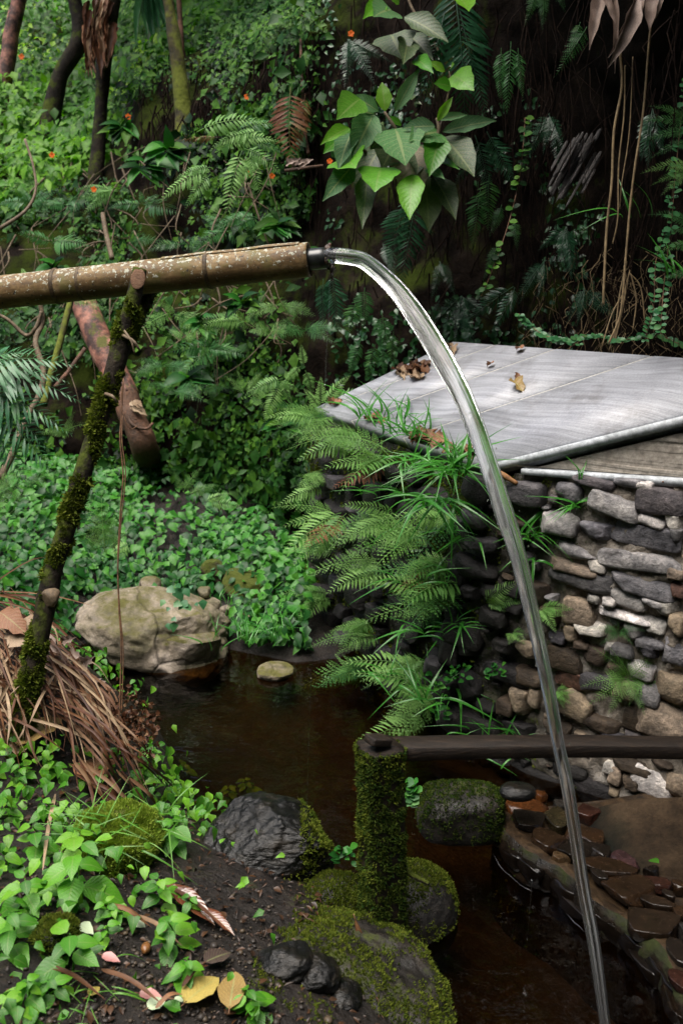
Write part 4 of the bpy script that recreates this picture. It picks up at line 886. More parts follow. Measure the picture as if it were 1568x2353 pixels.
# brown concrete footing at the wall's foot
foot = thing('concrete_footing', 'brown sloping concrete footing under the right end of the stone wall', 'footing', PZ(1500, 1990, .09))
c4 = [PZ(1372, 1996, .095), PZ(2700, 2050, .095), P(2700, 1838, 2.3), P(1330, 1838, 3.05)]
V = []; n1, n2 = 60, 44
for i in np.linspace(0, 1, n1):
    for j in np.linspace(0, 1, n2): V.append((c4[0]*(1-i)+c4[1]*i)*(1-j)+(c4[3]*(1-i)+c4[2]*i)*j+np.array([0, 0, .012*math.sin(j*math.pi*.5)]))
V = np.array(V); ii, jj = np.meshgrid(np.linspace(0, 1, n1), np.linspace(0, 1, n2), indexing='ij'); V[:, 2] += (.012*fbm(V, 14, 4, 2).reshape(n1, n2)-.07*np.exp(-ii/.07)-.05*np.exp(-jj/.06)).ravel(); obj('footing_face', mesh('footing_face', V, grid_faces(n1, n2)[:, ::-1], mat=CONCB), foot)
# ---------------------------------------------------------------- rocks
def prock(name, label, x, y, w_, h_, d, mat, ty=.9, lift=0, **kw):
    c = P(x, y, d); s = d/FPX; return rock(name, label, c, (w_*s, w_*s*ty, h_*s*1.05), mat, **kw)
_, VB, FB = prock('boulder', 'big pale boulder with olive stains at the far edge of the pool', 350, 1464, 350, 205, 4.42, BOULDER, .72, n=44, e=.85, seed=9, cuts=9, cut_d=(.66,.94), soft=.08, amp=.10, freq=2.0, fine=.05, rot=.0, tilt=(.16, 0))
c2 = P(445, 1462, 4.36); V, F = rock_arrays(44, .6, 12, 6, (.6, .85), .09, 1.6, .03, flat_top=.6); V = (V*np.array([.16, .13, .13]))@Rz(-.2, .12, 0).T+c2+np.array([-.03, -.02, -.045])
bo = [o for o in bpy.data.objects if o.name.startswith('boulder')][0]; obj('boulder_block', mesh('boulder_block', V, F, mat=BOULDER), bo)
prock('rock', 'moss topped grey block of rock behind the pale boulder', 562, 1352, 105, 95, 4.75, MOSSROCK, .8, n=26, e=.6, seed=22, cuts=5, flat_top=.6, rot=-.3, tilt=(.25, 0))
prock('rock', 'small yellow mossy rock half hidden above the pale boulder', 490, 1318, 60, 62, 4.85, MOSSROCK, .8, n=26, seed=23)
prock('rock', 'flat orange stained rock at the waterline right of the boulder', 632, 1543, 86, 34, 4.2, BOULDER, .9, n=26, e=.8, seed=24)
for i, (x, y, w_) in enumerate([(487, 1388, 40), (520, 1400, 34), (470, 1360, 34), (560, 1420, 30), (345, 1342, 50), (500, 1420, 40)]):
    prock('rock', ['small white stone on the crown of the pale boulder', 'white chip of stone lying beside the grass tuft', 'grey stone among leaves behind the boulder', 'brown pebble in front of the mossy block', 'grey stone peeping from leaves on top of the left hump', 'buff stone under the ivy strand on the boulder'][i], x, y, w_, w_*.7, 4.55, BOULDER, .9, n=10, seed=30+i, group='small stones round the boulder')
rk, VK, FK = prock('rock', 'wet black boulder with layered face on the near bank', 582, 1982, 345, 250, 2.68, WETROCK, .85, n=80, e=.75, seed=7, grit=.016, cuts=12, cut_d=(.55, .88), soft=.05, amp=.12, freq=2.2, fine=.04, rot=.5, tilt=(.12, .1))
moss_on(VK, FK, 6000, .010, MOSSM, 'moss', rk, lambda p, nn: ((proj(p)[:, 1] > 2010) & (proj(p)[:, 0] > 590)) | (proj(p)[:, 0] > 690), 14, -.22, up=.2)
def mrock(label, *a, mo=9000, mm=None, ms=.008, mask=None, **kw):
    e, V, F = prock('rock', label, *a, **kw); moss_on(V, F, mo, ms, mm or MOSSM, 'moss', e, mask or (lambda p, nn: (nn[:, 2] > -.2) & (p[:, 2] > .0)), 9, -.16, up=.4); return e, V, F
mrock('rounded rock under yellow green moss standing in the water behind the post', 925, 2095, 245, 200, 2.70, MOSSROCK2, .9, n=44, e=.85, seed=51, cuts=4, amp=.08, mo=14000, mask=lambda p, nn: (nn[:, 2] > -.5) & (p[:, 2] > .005))
mrock('flat mossy rock between the black boulder and the post', 775, 2085, 180, 140, 2.62, MOSSROCK2, .9, n=26, e=.8, seed=52, cuts=4, amp=.08, mo=8000)
eb, VBk, FBk = mrock('broad mossy rock with dark wet knobs at the bottom edge of the picture', 745, 2300, 560, 300, 2.36, MOSSROCK2, .85, n=44, e=.7, seed=53, cuts=7, amp=.13, freq=2.4, fine=.07, mo=26000, rot=-.25, tilt=(.28, -.1))
for i, (x, y, w_, h_) in enumerate([(655, 2205, 120, 70), (722, 2240, 110, 80), (768, 2300, 130, 84)]):
    c = P(x, y, 2.20); V, F = rock_arrays(26, .85, 60+i, 5, (.7, .95), .20, 1.8, .05); V = V*np.array([w_, w_, h_])*.5*2.2/FPX+c; obj('wet_knob', mesh('wet_knob', V, F, mat=WETROCK), eb)
mrock('moss grown square rock in the water below the rail', 1050, 1858, 192, 116, 3.02, MOSSROCK2, .9, n=26, e=.55, seed=56, cuts=3, mo=5000, mm=MOSSD)
prock('rock', 'smooth grey cobble lying at the head of the cobbled ledge', 1188, 1818, 84, 36, 2.92, WETROCK, .8, n=26, e=.95, seed=57, cuts=1, amp=.04, fine=.01)
mrock('low dark wet rock among leaves in the lower left corner', 122, 2150, 112, 74, 2.05, WETROCK, .9, n=26, seed=58, mo=1500)
mrock('mossy dark rock at the very bottom beside the fallen olive leaf', 600, 2330, 300, 200, 2.24, MOSSROCK2, .9, n=26, e=.8, seed=59, mo=7000)

# ---------------------------------------------------------------- vegetation builders
FM = {}
def fmesh(key, mat, seed=0, **kw):
    k = (key, mat.name)
    if k not in FM: FM[k] = []
    FM[k].append(frond_tpl(seed=seed, **kw).mesh('frond', mat))
for s in range(4):
    fmesh('lady', L_FERN, s, pairs=18, w=.235, kind='bi', arch=.16, droop=.30+.08*s, slim=.58, gap=.02, dens=5)
    fmesh('lady', L_FERNB, s+4, pairs=18, w=.235, kind='bi', arch=.14, droop=.35, slim=.58, gap=.03, dens=5)
    fmesh('simple', L_FERN, s+8, pairs=17, w=.28, kind='simple', arch=.15, droop=.3, slim=1.0)
    fmesh('simple', L_FERNB, s+12, pairs=16, w=.33, kind='simple', arch=.12, droop=.3, slim=.95)
    fmesh('simple', L_FERNR, s+16, pairs=16, w=.36, kind='simple', arch=.06, droop=.15, slim=.9)
    fmesh('hang', L_FERND, s+20, pairs=24, w=.27, kind='simple', arch=.04, droop=.12, slim=.62, ang=58)
    fmesh('hang', L_FERNB, s+24, pairs=20, w=.27, kind='simple', arch=.04, droop=.12, slim=.8, ang=66)
    fmesh('tree', L_FERNT, s+28, pairs=17, w=.36, kind='simple', arch=.18, droop=.35, slim=.7)
    fmesh('lady', L_FERND, s+32, pairs=20, w=.20, kind='bi', arch=.10, droop=.2, slim=.62, dens=5)
def frond(parent, key, mat, p0, p1, up=(0, -.55, .8), sx=1.0):
    p0 = np.asarray(p0); p1 = np.asarray(p1); L = np.linalg.norm(p1-p0)*1.06
    return obj('frond', random.choice(FM[(key, mat.name)]), parent, basis(p1-p0, up, L, sx, 1.0, p0))
def fern_px(label, key, mat, fr, d, group, cat='fern', base=None, sx=1.0, up=(0, -.75, .6)):
    """fr: (x0, y0, x1, y1[, nearer]) picture points at depth d"""
    b = base or fr[0][:2]; e = thing('fern', label, cat, P(b[0], b[1], d), group)
    for f in fr:
        k = f[4] if len(f) > 4 else .0; frond(e, key, mat, P(f[0], f[1], d), P(f[2], f[3], d-k), up, sx*random.uniform(.92, 1.08))
    return e
LM = {}
def lmesh(key, mat, **kw):
    k = (key, mat.name)
    if k not in LM: V, F, uv = leaf_tpl(**kw); LM[k] = mesh('leaf', V, F, uv, mat=mat)
    return LM[k]
def leaf(parent, key, mat, p0, p1, w=.5, up=(0, -.5, .8), name='leaf', shape='ovate', fold=.16, droop=.25, wave=.10, n=8):
    me = lmesh((key, shape, fold, droop, wave, n), mat, n=n, w=1.0, shape=shape, fold=fold*.5, droop=droop, wave=wave)
    p0 = np.asarray(p0); p1 = np.asarray(p1); L = np.linalg.norm(p1-p0)
    return obj(name, me, parent, basis(p1-p0, up, L, w, 1.0, p0))
# ---------------------------------------------------------------- ground cover, slopes, bank foliage (nobody could count it)
def ground_pts(n, x0, x1, y0, y1):
    X = RNG.uniform(x0, x1, n); Y = RNG.uniform(y0, y1, n); Z = hgt(X, Y); e = .02
    nx = -(hgt(X+e, Y)-Z)/e; ny = -(hgt(X, Y+e)-Z)/e
    return np.stack([X, Y, Z], -1), nrm(np.stack([nx, ny, np.ones(n)], -1))
TL = {s: leaf_tpl(3, .72, s, .14, .3) for s in ('heart', 'ovate', 'lance')}
TL2 = {s: leaf_tpl(2, .72, s, .14, .3) for s in ('heart', 'ovate', 'lance')}; TL1 = leaf_tpl(1, .9, 'obovate', .1, .2); TL1 = (np.array([[0, 0, 0], [-.3, .5, .05], [0, .55, 0], [.3, .5, .05], [0, 1, -.1]]), [np.array([[0, 2, 1, 1], [0, 3, 2, 2], [1, 2, 4, 4], [2, 3, 4, 4]])[:, :3]], np.array([[.5, 0], [0, .5], [.5, .5], [1, .5], [.5, 1]]))
TLN = {s: leaf_tpl(4, .7, s, .16, .35) for s in ('heart', 'ovate')}
def cover(name, label, p, nn, size, mat, lift=(.01, .10), shapes=('heart', 'ovate'), tiltm=.55, tint=None, tp=None, face=(0, -.35, .25), kind='stuff', cat=None, parent=None):
    J = Join(); tp = tp or TL; m = len(p); k = RNG.integers(0, len(shapes), m)
    z = nrm(nn + np.array(face) + RNG.normal(0, tiltm, (m, 3))*.6); y = RNG.normal(size=(m, 3)); y = nrm(y + np.array([0, -.6, -.5]) - z*np.sum(y*z, 1, keepdims=True))
    s = size*RNG.uniform(.55, 1.25, m); p = p + nn*RNG.uniform(*lift, m)[:, None]
    t = RNG.random(m)*.5+.25+.35*fbm(p, 1.6, 2, 5) if tint is None else tint
    for i, sh in enumerate(shapes):
        q = k == i; J.scatter(tp[sh], p[q], frames(y[q], z[q], s[q]), t[q])
    return stuff(name, J.mesh(name, mat), parent, label, cat)
p, nn = ground_pts(52000, -4.2, .9, 3.95, 7.2)
pj = proj(p); d_ = sdist(p[:, 0], p[:, 1])
k = (d_ > .03) & (fbm(p, 2.2, 3, 61)+.55+np.where(p[:, 1] < 4.6, .1, 0) > RNG.random(len(p))*.75) & (pj[:, 0] > -250) & (pj[:, 0] < 1100)
k &= ~((pj[:, 0] > 360) & (pj[:, 0] < 545) & (pj[:, 1] > 1370) & (p[:, 1] < 4.7)); k &= ~((p[:, 0]-A0[0] > -.02) & (p[:, 1] < A0[1]))
p, nn = p[k], nn[k]; mound = .10*np.clip(fbm(p, 2.6, 3, 71)+.35, 0, 1); p[:, 2] += mound*RNG.random(len(p))
print('cover', len(p))
cover('ground_cover', 'lush carpet of small green leaves on the slope behind the pool', p, nn, .058, L_COVER, (.0, .09), cat='ground cover')
p, nn = ground_pts(24000, -3.4, .4, .7, 4.15)
d_ = sdist(p[:, 0], p[:, 1]); pj = proj(p); sx_, sy_ = pj[:, 0], pj[:, 1]
soilhole = ((sx_ > 180) & (sx_ < 450) & (sy_ > 2120)) | ((sx_ > 440) & (sy_ > 2000)); heap = ((p[:, 0]+1.12)/.46)**2+((p[:, 1]-3.0)/.46)**2 < 1
k = (d_ > .02) & ~heap & (fbm(p, 3.5, 3, 33)+.45 > RNG.random(len(p))) & ~(soilhole & (RNG.random(len(p)) > .22)) & (sx_ < 640)
cover('near_ground_cover', 'small bright leaves spreading over the near bank', p[k], nn[k], .036, L_NEAR, (.005, .10), cat='ground cover', tp=TLN)
# bank and upper slope
fc = proj(BV[BF].mean(1)); BFv = BF[(fc[:, 2] > .5) & (fc[:, 0] > -350) & (fc[:, 0] < 1900) & (fc[:, 1] > -350) & (fc[:, 1] < 1150)]
p, nn = sample_tris(BV, BFv, 360000); nn = np.where((np.sum(nn*(EYEP-p), 1) < 0)[:, None], -nn, nn); pj = proj(p); x, y, d = pj.T
vis = (d > .5) & (x > -350) & (x < 1900) & (y > -350) & (y < 1150)
up_ = vis & (d > 6.9) & (nn[:, 2] > .25); q = up_ & (RNG.random(len(p)) < np.interp(d, [7, 10, 20], [.30, .24, .12]))
print('slope', q.sum())
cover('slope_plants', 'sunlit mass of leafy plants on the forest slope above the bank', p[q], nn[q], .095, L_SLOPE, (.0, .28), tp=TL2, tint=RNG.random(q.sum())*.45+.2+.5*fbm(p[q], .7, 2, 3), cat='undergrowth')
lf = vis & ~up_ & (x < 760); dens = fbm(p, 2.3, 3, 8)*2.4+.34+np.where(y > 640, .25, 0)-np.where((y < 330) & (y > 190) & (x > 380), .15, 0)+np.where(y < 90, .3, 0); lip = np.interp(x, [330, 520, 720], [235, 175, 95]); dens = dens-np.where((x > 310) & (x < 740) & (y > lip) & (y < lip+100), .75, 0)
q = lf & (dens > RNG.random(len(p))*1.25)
print('bank', q.sum())
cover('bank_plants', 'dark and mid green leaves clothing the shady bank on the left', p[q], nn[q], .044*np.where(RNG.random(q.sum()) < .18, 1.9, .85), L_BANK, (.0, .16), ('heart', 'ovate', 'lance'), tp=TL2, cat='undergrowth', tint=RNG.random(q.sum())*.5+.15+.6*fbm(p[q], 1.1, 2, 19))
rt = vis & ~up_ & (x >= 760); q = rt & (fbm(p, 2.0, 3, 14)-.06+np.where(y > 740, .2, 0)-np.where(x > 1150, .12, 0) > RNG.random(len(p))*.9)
print('dark', q.sum())
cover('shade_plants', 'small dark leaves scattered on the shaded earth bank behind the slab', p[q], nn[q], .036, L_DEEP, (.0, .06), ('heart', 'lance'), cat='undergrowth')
# hanging rootlets on the bank
def strands(name, label, n, xr, yr, Lr, mat, r, cat='roots', seedx=0, out=(-.02, .05), sway=.11):
    J = Join(); m = 0
    for _ in range(n*3):
        if m >= n: break
        X, Y = random.uniform(*xr), random.uniform(*yr); d = bank_at(X, Y); p0 = P(X, Y, d-random.uniform(*out)); L = random.uniform(*Lr); k = 7
        s = np.linspace(0, 1, k); path = p0+np.stack([sway*fbm(np.stack([s*2, s*0+_, s*0], -1), 1, 2, 3), -.03*s+sway*.5*fbm(np.stack([s*2, s*0+_+9, s*0], -1), 1, 2, 3), -L*s], -1)
        V, F, uv = tube_arrays(path, r*(1-.6*s)*random.uniform(.5, 1.3), sides=4, caps=False); J.add(V, F, uv, random.random()); m += 1
    return stuff(name, J.mesh(name, mat), None, label, cat)
strands('hanging_roots', 'curtain of dark rootlets under the lip of the bank left of the rusty fern', 260, (330, 720), (110, 300), (.25, .7), ROOT, .005)
strands('hanging_roots', 'dark rootlets hanging over the shaded bank behind the leafy shrub', 240, (700, 1250), (-60, 700), (.3, 1.0), ROOT, .004)
strands('hanging_roots', 'thin brown rootlets on the right bank above the slab', 200, (1150, 1640), (-60, 760), (.2, .8), ROOT, .003)
strands('dry_grass', 'dry straw coloured stems hanging at the foot of the right bank', 130, (1200, 1620), (560, 790), (.06, .25), STRAW, .0018, 'dry grass', sway=.09)
# ---------------------------------------------------------------- tall trees of the slope
def crown(parent, c, r, n, mat, size):
    v = nrm(RNG.normal(size=(n, 3)))*np.cbrt(RNG.random(n))[:, None]; p = c+v*r; k = fbm(p, 1.1, 3, 40) > -.15; p = p[k]; J = Join()
    z = nrm(RNG.normal(size=(len(p), 3))+[0, 0, 1.2]); y = RNG.normal(size=(len(p), 3)); J.scatter(TL['lance'], p, frames(y, z, size*RNG.uniform(.6, 1.3, len(p))), RNG.random(len(p)))
    stuff('crown', J.mesh('crown', mat), parent)
def tree(label, pts, mat, crown_r=1.0, group='trees on the forest slope', seed=0, rough=.14, limbs=()):
    k0 = bank_at(*pts[-1][:2])/pts[-1][2]*1.01; d0 = pts[-1][2]*k0; hy = pts[-1][1]; f_ = lambda y: d0*(1-.00006*(hy-y)); limbs = [[(a, b, f_(b), r*f_(b)/d) for a, b, d, r in lm] for lm in limbs]; pts = [(a, b, f_(b), r) for a, b, d, r in pts]
    q = np.array([P(a, b, d) for a, b, d, r in pts]); q = np.concatenate([q, [q[-1]+np.array([0, .15, -.35])]]); rr = np.array([r*d/FPX for a, b, d, r in pts]+[pts[-1][3]*1.3*pts[-1][2]/FPX])
    t0 = nrm(q[0]-q[1]); topq = [q[0]+t0*1.4+np.array([random.uniform(-.2, .2), 0, .5]), q[0]+t0*.7+np.array([0, 0, .1])]
    e = thing('tree', label, 'tree', q[-1], group)
    V, F, uv = tube_arrays(crom(np.concatenate([topq, q]), 60), np.interp(np.linspace(0, 1, 60), np.linspace(0, 1, len(q)+2), np.concatenate([[rr[0]*.6, rr[0]*.8], rr])), sides=14, rough=rough, ns=9, seed=seed)
    obj('trunk', mesh('trunk', V, F, uv, mat=mat), e)
    for lm in limbs:
        lq = np.array([P(a, b, d) for a, b, d, r in lm]); lr = np.array([r*d/FPX for a, b, d, r in lm]); obj('limb', mesh('limb', *tube_arrays(crom(lq, 16), np.interp(np.linspace(0, 1, 16), np.linspace(0, 1, len(lr)), lr), sides=9, rough=.1, ns=9)[:2], mat=mat), e)
    crown(e, topq[0]+np.array([0, 0, .5]), np.array([crown_r, crown_r, crown_r*.6]), int(900*crown_r), L_BANK, .16)
    return e
tree('pinkish barked tree leaning in at the top left corner', [(48, -20, 9, 17), (30, 60, 9, 18), (20, 130, 9, 18), (6, 230, 8.8, 20)], BARKP, 1.2)
tree('dark crooked forked trunk second from the left', [(168, -20, 8.8, 15), (182, 50, 8.6, 17), (180, 100, 8.5, 20), (140, 170, 8.3, 18), (125, 230, 8.0, 20), (112, 330, 7.5, 26)], BARKD, 1.2, limbs=[[(185, 95, 8.5, 14), (215, 60, 8.6, 10), (238, 10, 8.7, 8)]])
t3 = tree('dark trunk with a skirt of pale dead leaf strips', [(252, -20, 7.6, 26), (245, 60, 7.5, 24), (238, 150, 7.4, 17), (232, 250, 7.2, 14), (226, 340, 6.9, 16), (222, 430, 6.5, 20)], BARKD, .9)
t3d = bank_at(222, 430)*.99
for i in range(26):
    x = random.uniform(208, 262); y = random.uniform(-10, 70); L = random.uniform(50, 120)
    leaf(t3, 'st', random.choice([L_TAN, L_DRY, L_BROWN]), P(x, y, t3d-.10), P(x+random.uniform(-22, 8)+(208-x)*.25, y+L, t3d-.2), random.uniform(.10, .22), (random.uniform(-.5, .5), -1, .1), 'dead_strip', 'strap', .3, .1, .2)
tree('mossy yellow green trunk standing on the lip of the bank', [(384, -20, 6.9, 12), (396, 60, 6.7, 14), (408, 140, 6.5, 17), (420, 230, 6.3, 19), (428, 300, 6.2, 24), (432, 350, 6.1, 30)], BARKM, 1.0, rough=.2)
tree('thin brown sapling beside the mossy yellow green trunk', [(410, -20, 7.6, 6), (414, 50, 7.4, 6), (418, 120, 7.2, 7)], BARKB, .7)
fl = thing('fallen_log', 'fallen log with flaking pink bark behind the support pole', 'log', P(318, 1010, 4.9))
lk = .945*bank_at(334, 1010)/4.88 if bank_at(334, 1010) < depth(G(334, 1010)) else .965*depth(G(334, 1010))/4.86
lp = np.array([P(175, 650, 5.25*lk), P(198, 710, 5.2*lk), P(232, 790, 5.1*lk), P(262, 850, 5.05*lk), P(290, 915, 5.0*lk)]); V, F, uv = tube_arrays(crom(lp, 40), np.interp(np.linspace(0, 1, 40), [0, 1], [31*5.2/FPX, 37*5/FPX]), sides=18, rough=.10, ns=9, seed=2); obj('log_trunk', mesh('log_trunk', V, F, uv, mat=BARKP), fl)
lp = np.array([P(284, 900, 5.0*lk), P(296, 935, 4.97*lk), P(314, 975, 4.93*lk), P(334, 1030, 4.96*lk), P(346, 1062, 5.35*lk), P(352, 1090, 5.9*lk)]); V, F, uv = tube_arrays(crom(lp, 24), np.interp(np.linspace(0, 1, 24), [0, .4, 1], [.068, .072, .085]), sides=18, rough=.22, ns=12, seed=6); obj('broken_base', mesh('broken_base', V, F, uv, mat=BARKB), fl)
tube('side_root', [P(290, 950, 4.9*lk), P(305, 975, 4.86*lk), P(335, 985, 4.84*lk), P(352, 972, 4.85*lk)], .008, BARKB, fl, n=14, sides=6)

for i in range(7): leaf(fl, 'dl', L_TAN, P(300+random.uniform(-8, 16), 925+random.uniform(-8, 8), 4.88*lk), P(325+random.uniform(-14, 14), 940+random.uniform(-20, 20), 4.85*lk), .5, (random.uniform(-.5, .5), -1, .5), 'dead_leaf', 'ovate', .3, .4, .2)
def stem(name, label, pts, mat, cat, group=None, rough=.1):
    q = np.array([P(a, b, d) for a, b, d, r in pts]); rr = np.array([r*d/FPX for a, b, d, r in pts]); n = 8*len(pts)
    V, F, uv = tube_arrays(crom(q, n), np.interp(np.linspace(0, 1, n), np.linspace(0, 1, len(rr)), rr), sides=9, rough=rough, ns=20); return tag(obj(name, mesh(name, V, F, uv, mat=mat)), label, cat, group)
LG = 'bare stems at the left edge'
stem('liana', 'thick curving grey liana looping down at the left edge below the bamboo', [(92, 690, 4.7, 5), (98, 740, 4.7, 6), (82, 785, 4.65, 6), (100, 850, 4.6, 7), (92, 905, 4.55, 7), (62, 960, 4.5, 7), (30, 1040, 4.45, 8), (0, 1100, 4.4, 9)], TWIG, 'liana', LG)
stem('liana', 'slim liana coming in from the left edge and crossing the thick one', [(-20, 715, 4.7, 4), (20, 735, 4.7, 4), (60, 770, 4.7, 5), (82, 755, 4.68, 5), (96, 715, 4.68, 4)], TWIG, 'liana', LG)
stem('sapling', 'greenish sapling stem left of the pink log', [(166, 680, 5.1, 7), (150, 740, 5.05, 8), (132, 810, 5.0, 8), (112, 880, 4.95, 9), (100, 930, 4.9, 10)], BARKM, 'sapling', LG)
stem('branch', 'dark branch slanting at the foot of the greenish sapling', [(196, 800, 5.0, 5), (160, 850, 4.95, 5), (128, 890, 4.9, 6)], BARKB, 'branch', LG)
stem('twig', 'pale forked twig arching at the left edge above the bamboo', [(58, 320, 5.6, 3), (78, 385, 5.55, 3), (82, 440, 5.5, 3), (58, 485, 5.45, 4), (0, 525, 5.4, 5)], TWIG, 'twig', LG)
stem('twig', 'broken brown stick hanging above the middle of the bamboo', [(236, 490, 5.6, 5), (244, 535, 5.55, 6), (258, 595, 5.5, 6)], TWIG, 'twig', LG)
stem('twig', 'bare stick lying under the curled dead leaf and rusty fern', [(655, 392, 5.2, 4), (700, 386, 5.15, 4), (742, 380, 5.15, 3)], BARKB, 'twig')
stem('twig', 'straight brown stick slanting at the top of the bank above the shrub', [(676, 30, 5.6, 3), (740, 55, 5.4, 4), (830, 85, 5.2, 3)], BARKB, 'twig')
stem('twig', 'upright red brown stem beside the rusty fern', [(690, 90, 5.25, 3), (694, 200, 5.2, 4), (700, 300, 5.2, 4), (708, 355, 5.2, 4)], BARKB, 'twig')
# unseen leaf canopy added overhead, behind the camera and left to block sky light
J = Join(); m = 15000; m = 26000; c = np.stack([RNG.uniform(-.2, 8, m), RNG.uniform(-2.5, 10, m), RNG.uniform(3.6, 8, m)], -1); c = c[(fbm(c, .8, 3, 55) > -.12-.12*(c[:, 0] > 1.2)) & (c[:, 2] > 2.3+.28*np.maximum(c[:, 1], 3)) & (c[:, 0] > .15+.35*np.maximum(0, 3-c[:, 1]))]
m = 18000; c2_ = np.stack([RNG.uniform(-7, 8, m), RNG.uniform(-6.5, -2.2, m), RNG.uniform(-.5, 7, m)], -1); c3_ = np.stack([RNG.uniform(-8.5, -4.6, m), RNG.uniform(-5, 4, m), RNG.uniform(0, 7, m)], -1); c = np.concatenate([c, c2_, c3_])
J.scatter(TL1, c, frames(RNG.normal(size=(len(c), 3)), nrm(RNG.normal(size=(len(c), 3))+[0, 0, 1.5]), .36*RNG.uniform(.6, 1.3, len(c))), RNG.random(len(c)))
stuff('added_shade_canopy', J.mesh('added_shade_canopy', L_BANK), None, 'unseen forest leaves added around and above the ravine to shade it', 'canopy')
# ---------------------------------------------------------------- ferns of the bank
BG = 'ferns on the bank'
fern_px('big arching light green frond fern at the base of the mossy trunk', 'simple', L_FERN, [(452, 305, 612, 262), (600, 300, 480, 330), (520, 330, 640, 310)], 5.05, BG, sx=.9)
fern_px('fern with broad fronds fanning left over the middle of the bank', 'simple', L_FERN, [(482, 392, 362, 445), (486, 400, 420, 470), (488, 385, 400, 400)], 5.0, BG)
fern_px('fern with drooping tip of fresh leaflets just left of the rusty fern', 'simple', L_FERN, [(560, 345, 512, 490), (600, 360, 530, 430), (560, 340, 645, 390), (570, 350, 600, 440)], 4.98, BG, sx=1.0)
fern_px('fern behind the arching frond with fronds pointing right', 'simple', L_FERNB, [(540, 300, 640, 275), (560, 320, 650, 340)], 5.1, BG)
fr_ = fern_px('rusty brown dying fern frond hanging beside the leafy shrub', 'simple', L_FERNR, [(668, 200, 668, 366)], 5.1, BG, sx=1.1, up=(0, -1, .1))
frond(fr_, 'simple', L_FERNR, P(700, 215, 5.12), P(690, 330, 5.1), (0, -1, .1), .6)
fern_px('pale withered frond lying across the bank under the arching fern', 'simple', L_FERNR, [(505, 315, 408, 318)], 5.25, BG, sx=.4)
cl = thing('dead_leaf', 'curled pale dead leaf resting on the bare stick below the rusty fern', 'dead leaf', P(680, 378, 5.1))
for i in range(5): leaf(cl, 'cl', L_CONCH, P(660+i*9, 384-random.uniform(0, 10), 5.08), P(672+i*9, 366+random.uniform(-6, 10), 5.02), .6, (random.uniform(-1, 1), -1, .3), 'curled_lobe', 'ovate', .5, .6, .2)
HF = 'dark ferns hanging on the shaded bank'
def hang(label, lst, mat=L_FERND, key='hang', dd=.25, sx=1.0):
    d = bank_at(*lst[0][:2])-dd; return fern_px(label, key, mat, lst, d, HF, sx=sx, up=(0, -1, .05))
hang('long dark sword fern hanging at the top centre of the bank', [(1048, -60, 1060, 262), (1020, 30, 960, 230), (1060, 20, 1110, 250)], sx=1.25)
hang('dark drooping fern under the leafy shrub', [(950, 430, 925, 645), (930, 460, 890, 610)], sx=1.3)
hang('bluish fern spray hanging right of the long sword fern', [(1170, 95, 1168, 248), (1150, 110, 1150, 220), (1190, 110, 1200, 215)], L_FERNB, sx=.8)
hang('glossy dark fern pointing down at the right of the shrub', [(1100, 430, 1090, 560), (1125, 400, 1120, 520)], L_FERNB, sx=1.2)
hang('fresh green fern beside the hanging dead banana leaf', [(1345, 60, 1285, 165), (1330, 50, 1310, 120)], L_FERNB, 'lady', sx=1.0)
hang('soft ferns at the top edge between shrub and dead leaf', [(1230, -30, 1210, 50), (1260, -40, 1300, 20), (1240, -30, 1250, 60)], L_FERNB, 'lady')
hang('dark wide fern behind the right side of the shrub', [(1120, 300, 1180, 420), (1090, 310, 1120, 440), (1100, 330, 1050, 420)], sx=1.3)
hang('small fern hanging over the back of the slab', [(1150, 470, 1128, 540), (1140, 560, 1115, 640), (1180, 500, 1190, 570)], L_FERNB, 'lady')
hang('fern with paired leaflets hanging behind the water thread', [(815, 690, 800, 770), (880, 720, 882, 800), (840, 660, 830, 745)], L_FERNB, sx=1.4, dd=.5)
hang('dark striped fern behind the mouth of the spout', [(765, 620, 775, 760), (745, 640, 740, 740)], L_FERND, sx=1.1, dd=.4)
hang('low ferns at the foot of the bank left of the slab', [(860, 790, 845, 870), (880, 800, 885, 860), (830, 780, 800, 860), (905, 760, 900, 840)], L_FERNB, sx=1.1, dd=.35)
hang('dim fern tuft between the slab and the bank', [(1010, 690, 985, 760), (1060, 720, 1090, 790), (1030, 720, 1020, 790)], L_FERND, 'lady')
RE = 'ferns at the right edge'
fern_px('fine leaved yellowish fern fanning from the right edge', 'lady', L_FERNB, [(1590, 290, 1475, 265), (1590, 300, 1480, 310), (1585, 320, 1500, 350), (1590, 280, 1500, 230)], 3.15, RE)
fern_px('pale green fern reaching in from the right edge above the grass blades', 'lady', L_FERN, [(1590, 385, 1480, 375), (1590, 400, 1500, 410), (1590, 395, 1520, 440)], 3.1, RE)
fern_px('soft fern low at the right edge beside the slab corner', 'lady', L_FERNB, [(1600, 520, 1500, 480), (1600, 560, 1510, 570), (1600, 620, 1520, 640), (1600, 540, 1530, 520)], 3.1, RE)
TF = 'tree fern fronds at the left edge'
fern_px('blue green tree fern spreading from the left edge below the bamboo', 'tree', L_FERNT, [(-70, 880, 170, 880), (-60, 900, 160, 960), (-60, 920, 120, 1060), (-80, 860, 150, 800), (-60, 940, 60, 1080), (-90, 900, 110, 1000), (-60, 850, 60, 790), (-80, 960, 30, 1040), (-60, 870, 140, 845)], 4.1, TF, sx=1.05, up=(0, -.5, .85))
fern_px('light green fern arching at the left edge beneath the tree fern', 'lady', L_FERN, [(-30, 1150, 95, 1085), (-40, 1160, 80, 1130), (-20, 1140, 60, 1060), (-60, 1180, 60, 1175), (60, 1120, 150, 1075)], 4.3, TF)
SG = 'light ferns in the ground cover'
